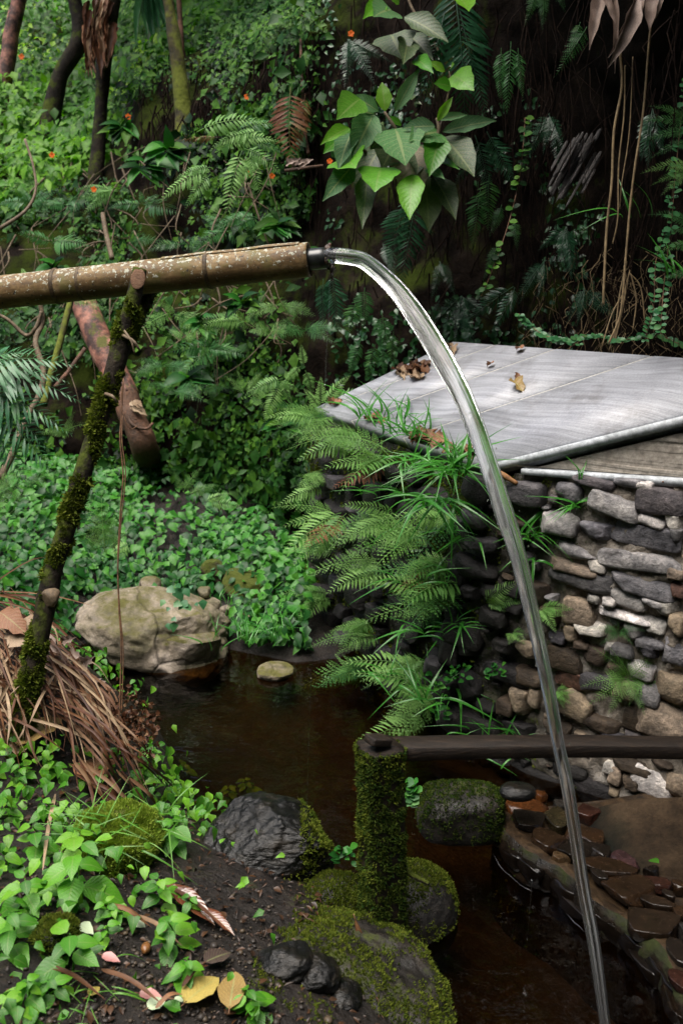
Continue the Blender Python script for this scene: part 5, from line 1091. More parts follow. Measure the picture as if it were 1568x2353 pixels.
fern_px('light fern rising from the ground cover right of the support pole', 'lady', L_FERN, [(240, 1270, 200, 1150), (245, 1270, 270, 1160), (240, 1270, 230, 1130), (245, 1265, 300, 1210), (235, 1270, 175, 1210)], 4.55, SG)
fern_px('small bright frond in front of the hanging vine', 'simple', L_FERN, [(300, 1255, 262, 1285), (300, 1250, 250, 1268)], 4.2, SG, sx=1.3)
fern_px('pale fern at the middle of the ground cover', 'lady', L_FERN, [(420, 1130, 460, 1070), (430, 1135, 500, 1110), (420, 1130, 400, 1080)], 4.9, SG)
fern_px('flat pale fern frond pointing right across the ground cover', 'simple', L_FERN, [(470, 1150, 530, 1132), (475, 1155, 560, 1160)], 4.7, SG)
fern_px('fresh fern clump at the foot of the bank under the bamboo node', 'lady', L_FERN, [(560, 905, 545, 850), (565, 905, 600, 850), (560, 905, 520, 860), (570, 910, 640, 880), (570, 910, 620, 940)], 5.0, SG)
fern_px('drooping light fern left of the slab corner', 'simple', L_FERN, [(640, 880, 605, 970), (645, 870, 670, 930), (650, 870, 560, 900), (640, 875, 690, 900)], 4.9, SG)
fern_px('lime coloured fern sprig at the centre foot of the bank', 'simple', L_FERN, [(690, 840, 650, 880), (700, 850, 720, 910), (700, 840, 690, 790)], 4.9, SG)
fern_px('upright fern beside the far corner of the slab', 'simple', L_FERN, [(738, 935, 735, 865), (735, 940, 700, 890), (742, 935, 800, 860), (745, 935, 850, 890)], 4.45, SG)
for i, (x, y, d, lab) in enumerate([(150, 1000, 5.3, 'small fern beside the broken log base'), (400, 900, 5.5, 'mid green fern on the slope right of the log'), (480, 800, 5.6, 'shady fern below the middle of the bamboo'), (420, 780, 5.6, 'spreading fern between pole and bamboo node'), (620, 770, 5.3, 'small fern under the right part of the bamboo'), (120, 560, 6.4, 'dim fern above the left end of the bamboo'), (300, 560, 6.3, 'soft fern just above the bamboo middle'), (70, 470, 6.5, 'fern by the pale forked twig'), (200, 700, 5.9, 'fern behind the pink log')]):
    fr = []
    for k in range(6):
        a = random.uniform(-2.9, .1); L = random.uniform(50, 95); fr.append((x, y, x+L*math.cos(a), y+L*math.sin(a)*.7+8, random.uniform(-.05, .2)))
    fern_px(lab, random.choice(['lady', 'simple']), random.choice([L_FERNB, L_FERN]), fr, min(d, bank_at(x, y))-.22, BG)
BF2 = 'small ferns crowding the shady bank'
for x, y, lab in [(30, 420, 'small fern at the left edge under the bright slope'), (150, 470, 'small fern left of the broken hanging stick'), (330, 470, 'small fern left of the broad bank fern'), (420, 560, 'small fern just above the middle of the bamboo'), (520, 530, 'small fern above the bamboo between its two right nodes'), (590, 500, 'fern below the fresh drooping leaflets'), (400, 720, 'fern under the bamboo right of the prop pole'), (500, 800, 'fern halfway between bamboo and ground cover'), (560, 740, 'bushy fern under the right half of the bamboo'), (640, 700, 'fern under the bamboo tip, left of the water thread'), (700, 760, 'fern behind the thread of falling water'), (470, 900, 'low fern at the foot of the bank right of the log'), (380, 840, 'fern right of the prop pole at log height'), (60, 640, 'fern under the left end of the bamboo'), (270, 440, 'fern between the trunks and the bamboo')]:
    d = bank_at(x, y)-.16; fr = []
    for k in range(random.randint(5, 8)):
        a = random.uniform(-3.3, .2); L = random.uniform(50, 110); fr.append((x, y, x+L*math.cos(a), y+L*math.sin(a)*.6+random.uniform(5, 40), random.uniform(-.05, .2)))
    fern_px(lab, random.choice(['lady', 'simple', 'simple']), random.choice([L_FERNB, L_FERNB, L_FERN]), fr, d, BF2)
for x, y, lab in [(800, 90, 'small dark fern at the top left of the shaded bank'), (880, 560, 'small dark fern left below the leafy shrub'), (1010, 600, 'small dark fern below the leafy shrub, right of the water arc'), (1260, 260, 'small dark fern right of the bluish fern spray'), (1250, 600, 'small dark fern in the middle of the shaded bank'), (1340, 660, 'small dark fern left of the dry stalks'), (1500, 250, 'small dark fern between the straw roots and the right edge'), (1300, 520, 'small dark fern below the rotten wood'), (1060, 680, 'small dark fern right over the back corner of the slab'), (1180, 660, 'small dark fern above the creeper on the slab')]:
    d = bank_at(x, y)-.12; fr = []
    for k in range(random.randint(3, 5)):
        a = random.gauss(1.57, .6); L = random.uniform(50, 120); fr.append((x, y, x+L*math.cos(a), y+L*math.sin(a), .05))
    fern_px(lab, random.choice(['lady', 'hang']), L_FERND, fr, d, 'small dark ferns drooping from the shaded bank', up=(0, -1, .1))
# tangled stems of the undergrowth on the left bank
J = Join()
for k in range(150):
    x, y = random.uniform(-60, 640), random.uniform(330, 800); d = bank_at(x, y)-random.uniform(.05, .25); a = random.gauss(1.4, .7); L = random.uniform(40, 220); px, py = x+L*math.cos(a), y+L*math.sin(a)
    q = np.array([P(x, y, d), P((x+px)/2+random.gauss(0, 18), (y+py)/2+random.gauss(0, 12), d-.05), P(px, py, d-.02)]); V, F, uv = tube_arrays(crom(q, 9), np.linspace(.006, .003, 9)*random.uniform(.4, 1.2), sides=5, caps=False); J.add(V, F, uv, random.random())
stuff('tangled_stems', J.mesh('tangled_stems', TWIG), None, 'tangle of thin brown stems running through the undergrowth of the left bank', 'stems')
# ---------------------------------------------------------------- ferns of the tank wall
WF = 'ferns growing on the left face of the tank wall'
def lw(u, z, o=0.0): return np.array([D0[0], D0[1], 0])+LU*u+np.array([0, 0, z])+LN*o
wl = [(1.28, 1.00, 'at its far top corner'), (1.12, 1.02, 'on top near the far corner'), (.98, 1.0, 'on top at the middle of the face'), (.82, .98, 'below the slab edge amid grass'), (.62, .95, 'under the brown leaf pile'), (.45, .90, 'beside the grass tuft by the near corner'), (1.20, .75, 'high on its far side'), (1.0, .78, 'above the exposed dark stones'), (.55, .74, 'right of the mossy lump'), (.34, .72, 'left of the near corner grass'), (1.1, .45, 'halfway down its far side'), (.85, .46, 'at the centre of the face'), (.60, .48, 'centre right of the face'), (.30, .52, 'halfway down by the corner stones'), (.18, .50, 'close to the wet corner'), (1.15, .22, 'low on its far side over the pool'), (.92, .24, 'low above the dark water'), (.70, .20, 'low at the centre over the water'), (.48, .24, 'low right of centre'), (.30, .22, 'low by the corner under the small leaves'), (.75, .02, 'at the waterline in the middle'), (.52, .0, 'at the waterline near the rail end'), (.28, -.02, 'just above the rail end'), (1.0, .62, 'over the whitish stones'), (.40, .38, 'behind the drooping grass blades'), (.12, .85, 'tucked under the corner grass'), (.16, .66, 'on the upper corner stones'), (.10, .36, 'on the lower corner stones'), (.22, .12, 'beside the small herb low on the corner'), (.08, .58, 'right on the mossy edge of the corner')]
for i, (u, z, where) in enumerate(wl):
    if i in (2, 5, 7, 11, 13, 16, 18, 21, 24, 27): continue
    b = lw(u*LAD/1.32, z*.99, .01); e = thing('fern', 'light fern on the left wall face, '+where, 'fern', b, WF); nfr = random.randint(6, 8)
    topf = z > .9; mat = L_FERN
    for k in range(nfr):
        a = random.uniform(-1.1, 1.1); o = random.uniform(.45, 1.0); v = random.uniform(-.35, .5) + (.3 if topf and random.random() < .6 else 0)
        d = nrm(LN*o + LU*a*.55 + np.array([-.25, -.15, v])); L = random.uniform(.17, .34)*(1-.25*(u > 1.05))
        frond(e, *random.choice([('lady', mat)]*5+[('lady', L_FERNB), ('simple', mat), ('simple', mat), ('simple', L_FERNR if random.random() < .25 else mat)]), b+LU*random.uniform(-.04, .04)+np.array([0, 0, random.uniform(-.04, .04)]), b+d*L, nrm(np.array([random.gauss(0, .3), -.55, .85])), random.uniform(.9, 1.2))
p, nn = sample_tris(Vl, Fl, 9000); k = (fbm(p, 6, 3, 91) > -.12) & (p[:, 2] > .02); p, nn = p[k], nn[k]
cover('wall_plants', 'small leaves and seedlings among the ferns on the left wall face', p, nn, .034, L_COVER, (.02, .10), ('lance', 'ovate', 'lance'), face=(-.2, -.5, .6), cat='undergrowth')
WFR = 'ferns growing in the joints of the stone wall'
def wfern(label, x, y, fr, key='simple', mat=L_FERN, d=-.03, sx=1.0):
    b = PPL(x, y, D0, WN); dd = depth(b)+d; return fern_px(label, key, mat, [(x, y, x+a, y+c, random.uniform(.04, .10)) for a, c in fr], dd, WFR, sx=sx)
wfern('two tiered bright fern in the joints left of the falling water', 1118, 1385, [(60, -45), (75, -5), (20, -30), (40, 15)], sx=1.2)
wfern('small bright fern just right of the falling water', 1240, 1400, [(50, 10), (65, -8), (35, 40), (20, 22)], sx=1.2)
wfern('dull green fern above the large fern at the right', 1420, 1450, [(-55, -10), (45, -10), (-35, 25), (30, 20), (-10, -25)], 'lady', L_FERNB)
wfern('large bright fern clump at the lower right of the stone wall', 1440, 1560, [(95, -20), (130, 20), (-60, -70), (-75, 45), (-40, 75), (40, 70), (80, 50), (-20, -60), (60, -60), (-90, 10), (10, 40)], 'lady', L_FERN, sx=1.1)
wfern('small leafy fern low beside the falling water', 1275, 1590, [(30, 15), (35, -5), (20, 30), (-10, 20)], sx=1.3)
wfern('little fern near the bottom left of the falling water', 1175, 1455, [(25, 15), (-5, 18), (28, -4)], sx=1.4)
# ---------------------------------------------------------------- grass
GB = [leaf_tpl(7, .036+.010*k, 'strap', .25, .5+.35*k) for k in range(4)]
GM = [mesh('blade', *b, mat=L_GRASS) for b in GB]
GMT = [mesh('blade', *leaf_tpl(6, .018+.006*k, 'strap', .25, .5+.3*k), mat=L_GRASSY) for k in range(4)]
def grass(label, b, n, L, lean=(0, -.3, 0), spread=.8, group='grass tufts on the tank wall', mat=None, r=.02, thin=False):
    e = thing('grass_tuft', label, 'grass tuft', b, group)
    for k in range(n):
        d = nrm(np.array([random.gauss(0, spread)*.8, random.gauss(0, spread)*.6, random.uniform(.35, 1.1)])+np.array(lean)); q = np.asarray(b)+np.array([random.gauss(0, r), random.gauss(0, r), 0])
        obj('blade', random.choice(GMT if thin else GM), e, basis(d, (random.gauss(0, .4), -.5, 1), L*random.uniform(.55, 1.15), random.uniform(.8, 1.3), 1.0, q))
    return e
def ws(x, y, o=.02): return PPL(x, y, D0, WN)+WN*o
grass('thick grass tuft overhanging the near corner of the wall left of the water', P(1035, 1085, 3.22), 52, .18, (-.15, -.3, -.15), .8, r=.035)
grass('long bladed grass hanging in front of the near corner stones', P(1010, 1150, 3.25), 36, .18, (-.3, -.4, -.5), .7, r=.035)
grass('upright grass spears beside the brown leaf pile on the slab edge', P(1045, 1065, 3.22), 14, .13, (0, -.1, .5), .3, r=.02)
grass('grass among the ferns at the slab edge left of the leaf pile', P(930, 1000, 3.62), 34, .15, (-.15, -.25, .1), .7, r=.07)
grass('seeding grass on the slab edge near the middle', P(880, 965, 3.85), 26, .17, (.1, -.1, .35), .6, r=.07)
grass('grass spilling down the wall under the slab edge', P(960, 1060, 3.5), 30, .14, (-.3, -.3, -.25), .7, r=.06)
grass('grass tuft on the top course of the wall right of the water', ws(1325, 1165), 15, .12, (0, -.4, .1), .55, r=.01)
grass('arching grass tuft beside the water where it crosses the wall', ws(1222, 1235), 15, .15, (.25, -.4, .0), .6, r=.02)
grass('few blades drooping below the arching tuft', ws(1222, 1280), 6, .14, (.1, -.4, -.6), .35)
grass('leafy grass midway down the dark part of the wall', ws(1060, 1430), 12, .14, (.05, -.5, -.2), .7)
grass('grass strands on the left of the wet corner', P(985, 1450, 3.5), 16, .16, (-.1, -.4, -.3), .7, r=.05)
grass('grass clump low at the wall corner above the rail', ws(1020, 1580, .05), 24, .15, (0, -.5, -.1), .8, r=.06)
grass('bright grass behind the rail at the foot of the wall', ws(1150, 1690, .06), 22, .13, (.1, -.4, .2), .8, r=.07)
grass('grass lit behind the rail just left of the water', ws(1215, 1690, .06), 12, .11, (.2, -.3, .2), .8, r=.04)
grass('thin grass standing in the base trim of the tank', ws(1335, 1100, .02), 5, .08, (0, -.2, .6), .25, r=.01)
gp = G(585, 1452)
grass('bright green grass tuft on the bank right of the pale boulder', P(582, 1462, 4.33), 64, .11, (0, -.2, .5), .5, None, r=.09)
grass('small grass tuft between boulder and mossy block', P(525, 1385, 4.6), 16, .08, (0, -.2, .2), .6, None, r=.04)
grass('tall grass blades leaning at the right edge of the bank', P(1560, 640, 3.2), 10, .17, (-.25, -.1, .6), .25, None, r=.06)
grass('grass hanging on the bank at the right beside the straw roots', P(1450, 500, 3.45), 5, .16, (-.2, -.2, -.3), .4, None, r=.04)
mc = G(262, 1965)
for i, (x, y, L, n, lb) in enumerate([(262, 1925, .13, 44, 'long thin grass draped over the moss mound on the near bank'), (325, 1950, .13, 34, 'thin grass hanging down the right side of the moss mound'), (170, 1905, .12, 12, 'grass blades in front of the dead leaf heap'), (195, 2325, .09, 22, 'short grass at the bottom edge near the yellow curled leaf'), (120, 2290, .10, 18, 'fine grass in the lower left corner'), (300, 1840, .16, 7, 'grass blades crossing the dead leaf heap')]):
    bp = G(x, y, .02) if i > 1 else mc+np.array([(i-.4)*.07, -.03, .075-.02*i])
    grass(lb, bp, n, L, (.1*i, -.3, .1-.3*i), .7, 'grass on the near bank', r=.05, thin=True)
for lb, x, y, d, n, L in [('grass sprouting from the middle of the ferny wall face', 905, 1250, 3.72, 18, .14), ('grass under the fern in the centre of the ferny wall face', 960, 1340, 3.62, 18, .15), ('grass between the ferns and the exposed stones of the wall corner', 1025, 1330, 3.42, 16, .14), ('grass below the leaf pile on the ferny wall face', 890, 1130, 3.8, 18, .14), ('grass low on the ferny wall face above the pool', 930, 1560, 3.6, 18, .14), ('grass tuft at the corner below the overhanging grass', 1040, 1230, 3.36, 14, .12)]:
    grass(lb, P(x, y, d), n, L, (-.2, -.5, 0), .7, r=.05)
# moss mound on the near bank
V, F = rock_arrays(26, .95, 77, 3, (.7, .95), .26, 1.5, .07); V = V*np.array([.12, .11, .092])+mc+np.array([0, 0, .02])
mm = thing('moss_mound', 'bright green moss mound with grass on the near bank', 'moss', mc); obj('mound_body', mesh('mound_body', V, F, mat=MOSSROCK), mm)
moss_on(V, F, 15000, .0095, MOSSY, 'moss', mm, None, 12, -.4, up=.5)
# ---------------------------------------------------------------- leafy shrub on the bank
def Z2(a, b): return (721.7+a*.2849, 128.9+b*.2849)
def Z1(a, b): return (687.4+a*.274, b*.274)
SHD = 4.08
sh = thing('leafy_shrub', 'shrub with large grey green leaves and lime young ones above the spout', 'shrub', P(940, 520, 4.8))
SL = [(570, 445, 545, 195, 130, 'y'), (650, 445, 850, 85, 120, 'b'), (515, 445, 305, 300, 120, 'b'), (370, 345, 205, 465, 110, 'y'), (480, 470, 352, 430, 120, 'b'), (478, 470, 315, 780, 165, 'b'), (280, 580, 70, 670, 62, 'y'), (290, 600, 92, 748, 120, 'g'), (300, 620, 190, 860, 95, 'b'),
      (655, 585, 735, 832, 215, 'b'), (972, 565, 705, 565, 125, 'b'), (1000, 612, 785, 640, 150, 'b'), (1012, 640, 935, 925, 130, 'g'), (1040, 655, 1292, 915, 175, 's'), (1030, 612, 1475, 490, 135, 'b'), (1005, 515, 1240, 458, 66, 'b'), (990, 525, 1115, 322, 75, 'y'),
      (560, 700, 318, 1065, 175, 's'), (310, 880, 92, 1128, 110, 'b'), (770, 715, 805, 1128, 225, 'e'), (790, 955, 760, 1280, 145, 'g'), (880, 965, 942, 1372, 175, 'o'), (960, 970, 1152, 1275, 140, 's'), (430, 950, 388, 1342, 110, 's'), (980, 842, 1152, 882, 34, 'g'), (900, 905, 1035, 962, 46, 'b'), (540, 900, 488, 1045, 125, 'g'), (700, 560, 600, 478, 55, 'g'), (870, 715, 828, 905, 105, 's'), (235, 820, 315, 862, 90, 'g'), (600, 600, 470, 720, 130, 's'), (660, 700, 560, 860, 150, 's')]
MT = dict(y=L_BIGY, b=L_BIG, g=L_NEAR, s=L_BIGD, e=L_BROWN, o=L_OLV)
MT['e'] = leaf_mat('leaf_big_holed', [(.14, .11, .06), (.19, .15, .09)], .6, .1, veins=.6, spots=(.03, .06, .02), spot_amt=.9)
MT['o'] = leaf_mat('leaf_big_olive', [(.09, .13, .05), (.11, .15, .06)], .5, .3, veins=.5, spots=(.02, .03, .01), spot_amt=.4)
def shleaf(tr, a0, b0, a1, b1, w_, m, sc, k):
    x0, y0 = tr(a0, b0); x1, y1 = tr(a1, b1); dn = .10 if b1 > b0 else .0
    dd = SHD+.12*((k*37) % 10)/10-.06+(.12 if m in 'seo' else 0); p0 = P(x0, y0, dd+.02); p1 = P(x1, y1, dd-dn-.05*((k*13) % 5)/5)
    L = math.hypot(x1-x0, y1-y0); wr = w_*sc/L*1.05
    leaf(sh, 'sh', MT[m], p0, p1, wr, (random.uniform(-.25, .25), -1, .35), 'leaf', ['ovate', 'lance'][wr < .62], .20, .18, .07, 10)
for k, (a0, b0, a1, b1, w_, m) in enumerate(SL): shleaf(Z2, a0, b0, a1, b1, w_, m, .2849, k)
for k, (a0, b0, a1, b1, w_, m) in enumerate([(880, 140, 1242, 302, 150, 's'), (910, 290, 1112, 452, 80, 's'), (770, 290, 850, 445, 155, 's'), (905, 330, 890, 485, 64, 's'), (970, 490, 1102, 572, 54, 'g'), (1216, 602, 1088, 503, 72, 'y'), (1265, 722, 1138, 688, 92, 'g'), (1288, 628, 1442, 722, 115, 'g'), (770, 85, 648, 90, 85, 'b'), (835, 20, 760, -30, 64, 'y'), (1340, -10, 1424, 48, 66, 'g'), (700, 20, 560, 110, 60, 'g'), (1270, 560, 1290, 535, 30, 'y')]): shleaf(Z1, a0, b0, a1, b1, w_, m, .274, k+50)
def shstem(pts, r0, r1):
    q = [P(*Z2(a, b), SHD+.03+o) for a, b, o in pts]; V, F, uv = tube_arrays(crom(q, 16), np.linspace(r0, r1, 16), sides=7); obj('stem', mesh('stem', V, F, uv, mat=TWIG), sh)
shstem([(900, 1150, .6), (800, 900, .12), (660, 600, 0), (565, 450, 0)], .014, .006); shstem([(860, 1050, .5), (930, 850, .1), (1000, 620, 0), (985, 500, 0)], .012, .006); shstem([(900, 1150, .6), (400, 760, .1), (300, 600, 0)], .01, .004); shstem([(1000, 620, .05), (1090, 250, .05), (1085, 120, .05)], .005, .003); shstem([(1090, 160, .1), (1000, -40, .1), (780, -400, .12), (700, -700, .15)], .005, .007)
# ---------------------------------------------------------------- hanging dead leaf and straw roots at the top right
hd = thing('dead_banana_leaf', 'large pale dead leaf hanging in strips at the top right corner', 'dead leaf', P(1430, -30, 2.95))
for x0, y0, x1, y1, w_, dp in [(1385, -40, 1352, 110, .20, 2.95), (1462, -20, 1402, 155, .20, 2.9), (1480, -30, 1400, 130, .14, 2.93), (1500, -40, 1490, 70, .30, 2.92), (1380, -40, 1415, 60, .16, 2.9), (1440, -40, 1480, 10, .5, 2.92), (1410, -30, 1412, 165, .07, 2.94), (1515, -40, 1498, 60, .16, 2.94)]:
    leaf(hd, 'bn', L_CONCH, P(x0, y0, dp), P(x1, y1, dp), w_, (random.uniform(-.4, .4), -1, .1), 'leaf_strip', 'lance', .35, .12, .12, 12)
SR = 'straw coloured hanging roots at the right'
for i, (pts, r, lb) in enumerate([([(1428, 120), (1424, 200), (1410, 300), (1402, 420), (1390, 520), (1383, 640), (1380, 700)], 3.0, 'straw root hanging from the dead leaf, the thickest on the left'), ([(1490, 40), (1484, 140), (1470, 260), (1458, 380), (1445, 480), (1440, 600), (1420, 720), (1400, 790)], 2.6, 'longest straw root, reaching from the top right down to the slab'), ([(1436, 150), (1432, 260), (1425, 380), (1415, 500), (1408, 560)], 1.8, 'fine straw root just right of the thickest one'), ([(1448, 130), (1440, 300), (1432, 420), (1428, 480)], 1.4, 'short fine straw root in the middle of the hanging roots')]):
    stem('hanging_root', lb, [(x+random.uniform(-6, 6), y, 2.98+.10*k/len(pts), r) for k, (x, y) in enumerate(pts)], STRAW, 'root', SR)
ds = thing('dry_stalks', 'bundle of bent dry stalks standing at the back edge of the slab', 'dry stalks', P(1400, 800, 3.75))
for pts in [[(1445, 620), (1430, 700), (1408, 800)], [(1440, 640), (1425, 720), (1398, 805)], [(1448, 630), (1460, 690), (1452, 760)], [(1432, 610), (1436, 660), (1405, 720), (1380, 800)], [(1442, 625), (1470, 660), (1480, 740), (1490, 800)], [(1438, 600), (1420, 690), (1410, 800)]]:
    tube('stalk', [P(x, y, 3.72) for x, y in pts], .003, STRAW, ds, n=16, sides=5)
rw = thing('rotten_wood', 'grey fibrous rotten wood stump jutting from the right bank', 'rotten wood', P(1330, 440, 3.85))
for i in range(34):
    x0 = random.uniform(1300, 1380); y0 = 300+random.uniform(-10, 90)+(1370-x0)*.4; L = random.uniform(50, 120); d = 3.82+random.uniform(-.03, .05)
    V, F = cube_sphere(5); V = np.sign(V)*np.abs(V)**.5; a = P(x0, y0, d); b = P(x0-L*.45, y0+L*.8, d-.03); M = basis(b-a, (random.uniform(-.3, .3), -1, .2), np.linalg.norm(b-a), 1, 1, (a+b)/2)
    obj('wood_fibre', mesh('wood_fibre', V*np.array([random.uniform(.02, .05), .5, .03])*(1+.2*fbm(V, 3, 2, i))[:, None], F, mat=GREYW), rw, M)
# trailing small leaved vines on the right
def vine(label, pts, d, n, size, mat=L_FERNT, leafmat=None, group='trailing vines on the right bank'):
    q = crom(np.array([P(x, y, d+random.uniform(-.05, .05)) for x, y in pts]), n); e = thing('vine', label, 'vine', q[-1], group)
    V, F, uv = tube_arrays(q, .0018, sides=5); obj('vine_stem', mesh('vine_stem', V, F, uv, mat=VINE), e)
    for k in range(n):
        for s in (-1, 1):
            if random.random() < .3: continue
            dr = nrm(np.array([s*random.uniform(.5, 1), -random.uniform(.2, .7), random.uniform(-.5, .3)])); leaf(e, 'vn', leafmat or L_FERNT, q[k], q[k]+dr*size*random.uniform(.6, 1.2), .75, (0, -.7, .7), 'leaf', 'round', .1, .15, 0, 4)
vine('trailing vine with small round grey green leaves at the right edge, nearest the frame', [(1575, 180), (1560, 300), (1548, 420), (1540, 520), (1525, 640), (1515, 760)], 3.15, 44, .026)
vine('trailing vine with small round leaves left of the one at the right edge', [(1545, 430), (1530, 520), (1505, 600), (1500, 700), (1480, 780)], 3.25, 34, .024)
vine('leafy climber dangling behind the slab beneath the glossy dark fern', [(1205, 270), (1200, 340), (1190, 420), (1165, 520), (1130, 620), (1100, 690)], 4.05, 34, .034, leafmat=L_BANK)
vine('creeper of grey green leaves running along the back of the slab', [(1240, 770), (1300, 780), (1360, 770), (1430, 780), (1500, 770), (1560, 790)], 3.75, 60, .028)
vine('short creeper between the slab and the dark bank', [(1190, 720), (1220, 750), (1260, 775), (1330, 790)], 4.0, 30, .026)
# orange flowers
for x, y, d, lb in [(50, 130, 8.2, 'orange flower by the pinkish tree'), (295, 268, 6.8, 'orange flower right of the leaf skirted trunk'), (806, 77, 5.4, 'orange flower at the top above the straight stick'), (120, 356, 6.6, 'orange flower left, below the dark crooked trunk'), (216, 435, 6.3, 'orange flower beside the foot of the skirted trunk'), (567, 222, 5.6, 'orange flower above the arching fern frond'), (570, 398, 5.05, 'orange flower left of a close pair on the bank fern'), (625, 404, 5.05, 'orange flower right of a close pair on the bank fern'), (757, 370, 5.0, 'orange spot of a flower beside the rusty fern')]:
    c = P(x, y, min(d, bank_at(x, y)-.10)); e = thing('orange_flower', lb, 'flower', c, 'orange flowers on the bank'); px = d/FPX
    for k in range(5):
        a = k*1.257+random.random()*.4; leaf(e, 'pt', FLOWER, c, c+np.array([math.cos(a), -.25, math.sin(a)])*7*px, .9, (0, -1, .1), 'petal', 'round', .1, .2, 0, 4)
for x, y, d, s, lb in [(290, 295, 6.9, 70, 'broad leaved rosette plant right of the skirted trunk'), (385, 345, 6.0, 85, 'large leaved plant at the foot of the mossy trunk'), (330, 380, 6.1, 80, 'big pale leaved plant above the bamboo left of the ferns'), (560, 700, 5.3, 60, 'broad leaved plant under the right half of the bamboo'), (460, 740, 5.5, 60, 'broad leaved plant behind the dripping node'), (430, 870, 5.4, 65, 'broad glossy plant on the slope right of the pole'), (650, 980, 5.0, 55, 'dark broad leaf plant left of the ferny wall'), (130, 620, 6.0, 60, 'broad leaved plant above the left end of the bamboo'), (640, 520, 5.2, 60, 'leafy plant on the bank above the bamboo tip'), (690, 590, 5.1, 60, 'pale leaved plant just above the bamboo tip')]:
    d = min(d, bank_at(x, y)-.06); e = thing('leafy_plant', lb, 'plant', P(x, y, d), 'broad leaved plants on the bank')
    for k in range(10):
        a = random.uniform(0, 6.28); L = s*random.uniform(.5, 1); leaf(e, 'bp', random.choice([L_BANK, L_COVER]), P(x+random.uniform(-8, 8), y+random.uniform(-8, 8), d), P(x+L*math.cos(a), y+L*.6*math.sin(a)-6, d-.12), random.uniform(.3, .45), (0, -.7, .8), 'leaf', 'lance', .2, .35, .04)
# strap leaved plants hanging among the trees at the top
sp_ = thing('strap_plant', 'plant with long pale arching strap leaves between the two trunks at the top', 'plant', P(340, -30, 8.0), None)
for x0, y0, x1, y1 in [(340, -30, 300, 95), (345, -30, 350, 110), (350, -30, 385, 60), (355, -30, 395, 100), (340, -40, 330, 80), (350, -30, 368, 95)]: leaf(sp_, 'stp', L_FERNT, P(x0, y0, 7.9), P(x1, y1, 7.7), .11, (random.uniform(-.4, .4), -1, .2), 'leaf', 'strap', .2, .2, .02)
# ---------------------------------------------------------------- heap of dead strap leaves on the near bank
heap = thing('dead_leaf_heap', 'heap of long brown dead strap leaves under the support pole', 'dead leaves', G(150, 1600))
def heap_d(x, y): return float(np.interp(y, [1300, 1500, 1700, 1850], [3.34, 3.08, 2.84, 2.70])) - .0*x
def strap(parent, pts, w_, mat, name='dead_blade', curl=.4, nrmz=None):
    q = crom(np.array(pts), 9); n = 9; T = nrm(np.gradient(q, axis=0)); U = nrm(np.array(nrmz if nrmz is not None else (random.gauss(0, .5), -.8, .6))); X = nrm(np.cross(T, U)); Nn = np.cross(X, T)
    t = np.linspace(0, 1, n); h = w_*.5*np.clip(np.minimum(t*6+.35, (1-t)*3.0+.08), 0, 1); tw = random.gauss(0, .7)*t
    X2 = X*np.cos(tw)[:, None]+Nn*np.sin(tw)[:, None]; N2 = np.cross(X2, T)
    V = np.stack([q-X2*h[:, None]+N2*(h*curl)[:, None], q, q+X2*h[:, None]+N2*(h*curl)[:, None]], 1).reshape(-1, 3)
    uv = np.stack(np.broadcast_arrays(np.array([0, .5, 1.])[None], t[:, None]), -1).reshape(-1, 2)
    return obj(name, mesh(name, V, grid_faces(n, 3), uv, mat=mat), parent)
for i in range(228):
    x0 = random.uniform(-180, 215); y0 = random.uniform(1345, 1640); edge = 1330+max(0, x0-20)*1.25
    if y0 < edge: y0 = edge+random.uniform(0, 60)
    L = random.uniform(140, 330); a = math.radians(random.gauss(52, 26)); x1 = x0+L*math.cos(a); y1 = y0+L*math.sin(a)
    if x1 > 250+max(0, y1-1550)*.35 or y1 > 1840: continue
    dj = random.uniform(-.10, .10); s0, s1 = heap_d(x0, y0)+dj, heap_d(x1, y1)+dj*.6; mx, my = (x0+x1)/2+random.uniform(0, 30), (y0+y1)/2-random.uniform(0, 36)
    strap(heap, [P(x0, y0, s0), P(mx, my, (s0+s1)/2-.05), P(x1, y1, s1)], random.uniform(.003, .009), random.choice([L_DRY, L_DRY, L_DRY, L_BROWN, L_TAN]))
for i in range(40):      # the crossing dry stalks on the left
    x0 = random.uniform(-60, 130); y0 = random.uniform(1420, 1640); a = math.radians(random.uniform(60, 140)); L = random.uniform(80, 200); dj = random.uniform(-.13, -.03)
    x1, y1 = x0+L*math.cos(a), y0+L*math.sin(a); strap(heap, [P(x0, y0, heap_d(x0, y0)+dj), P((x0+x1)/2+random.uniform(-12, 12), (y0+y1)/2, heap_d(x0, (y0+y1)/2)+dj-.03), P(x1, y1, heap_d(x1, y1)+dj)], random.uniform(.004, .010), random.choice([L_TAN, L_DRY]))
for i in range(26):      # blades running on down over the bank
    x0 = random.uniform(150, 300); y0 = random.uniform(1640, 1790); x1 = x0+random.uniform(40, 190); y1 = y0+random.uniform(90, 230)
    strap(heap, [P(x0, y0, heap_d(x0, y0)-.05), P((x0+x1)/2+12, (y0+y1)/2-12, heap_d(0, (y0+y1)/2)-.09), G(x1, y1, .02)], random.uniform(.005, .011), L_DRY)
gl_ = [(20, 1440, 100, 1475, .75, L_TAN), (60, 1450, 130, 1490, .6, L_CONCH), (0, 1405, 60, 1450, .6, L_BROWN)]
for a, b, c, d, w_, m in gl_: leaf(heap, 'hl', m, P(a, b, 3.02), P(c, d, 2.96), w_, (.2, -.8, .7), 'dead_leaf', 'ovate', .15, .3, .2)
wb = thing('withered_branch', 'withered twig with crumpled tan leaves hanging over the pool edge', 'twig', P(190, 1520, 3.05))
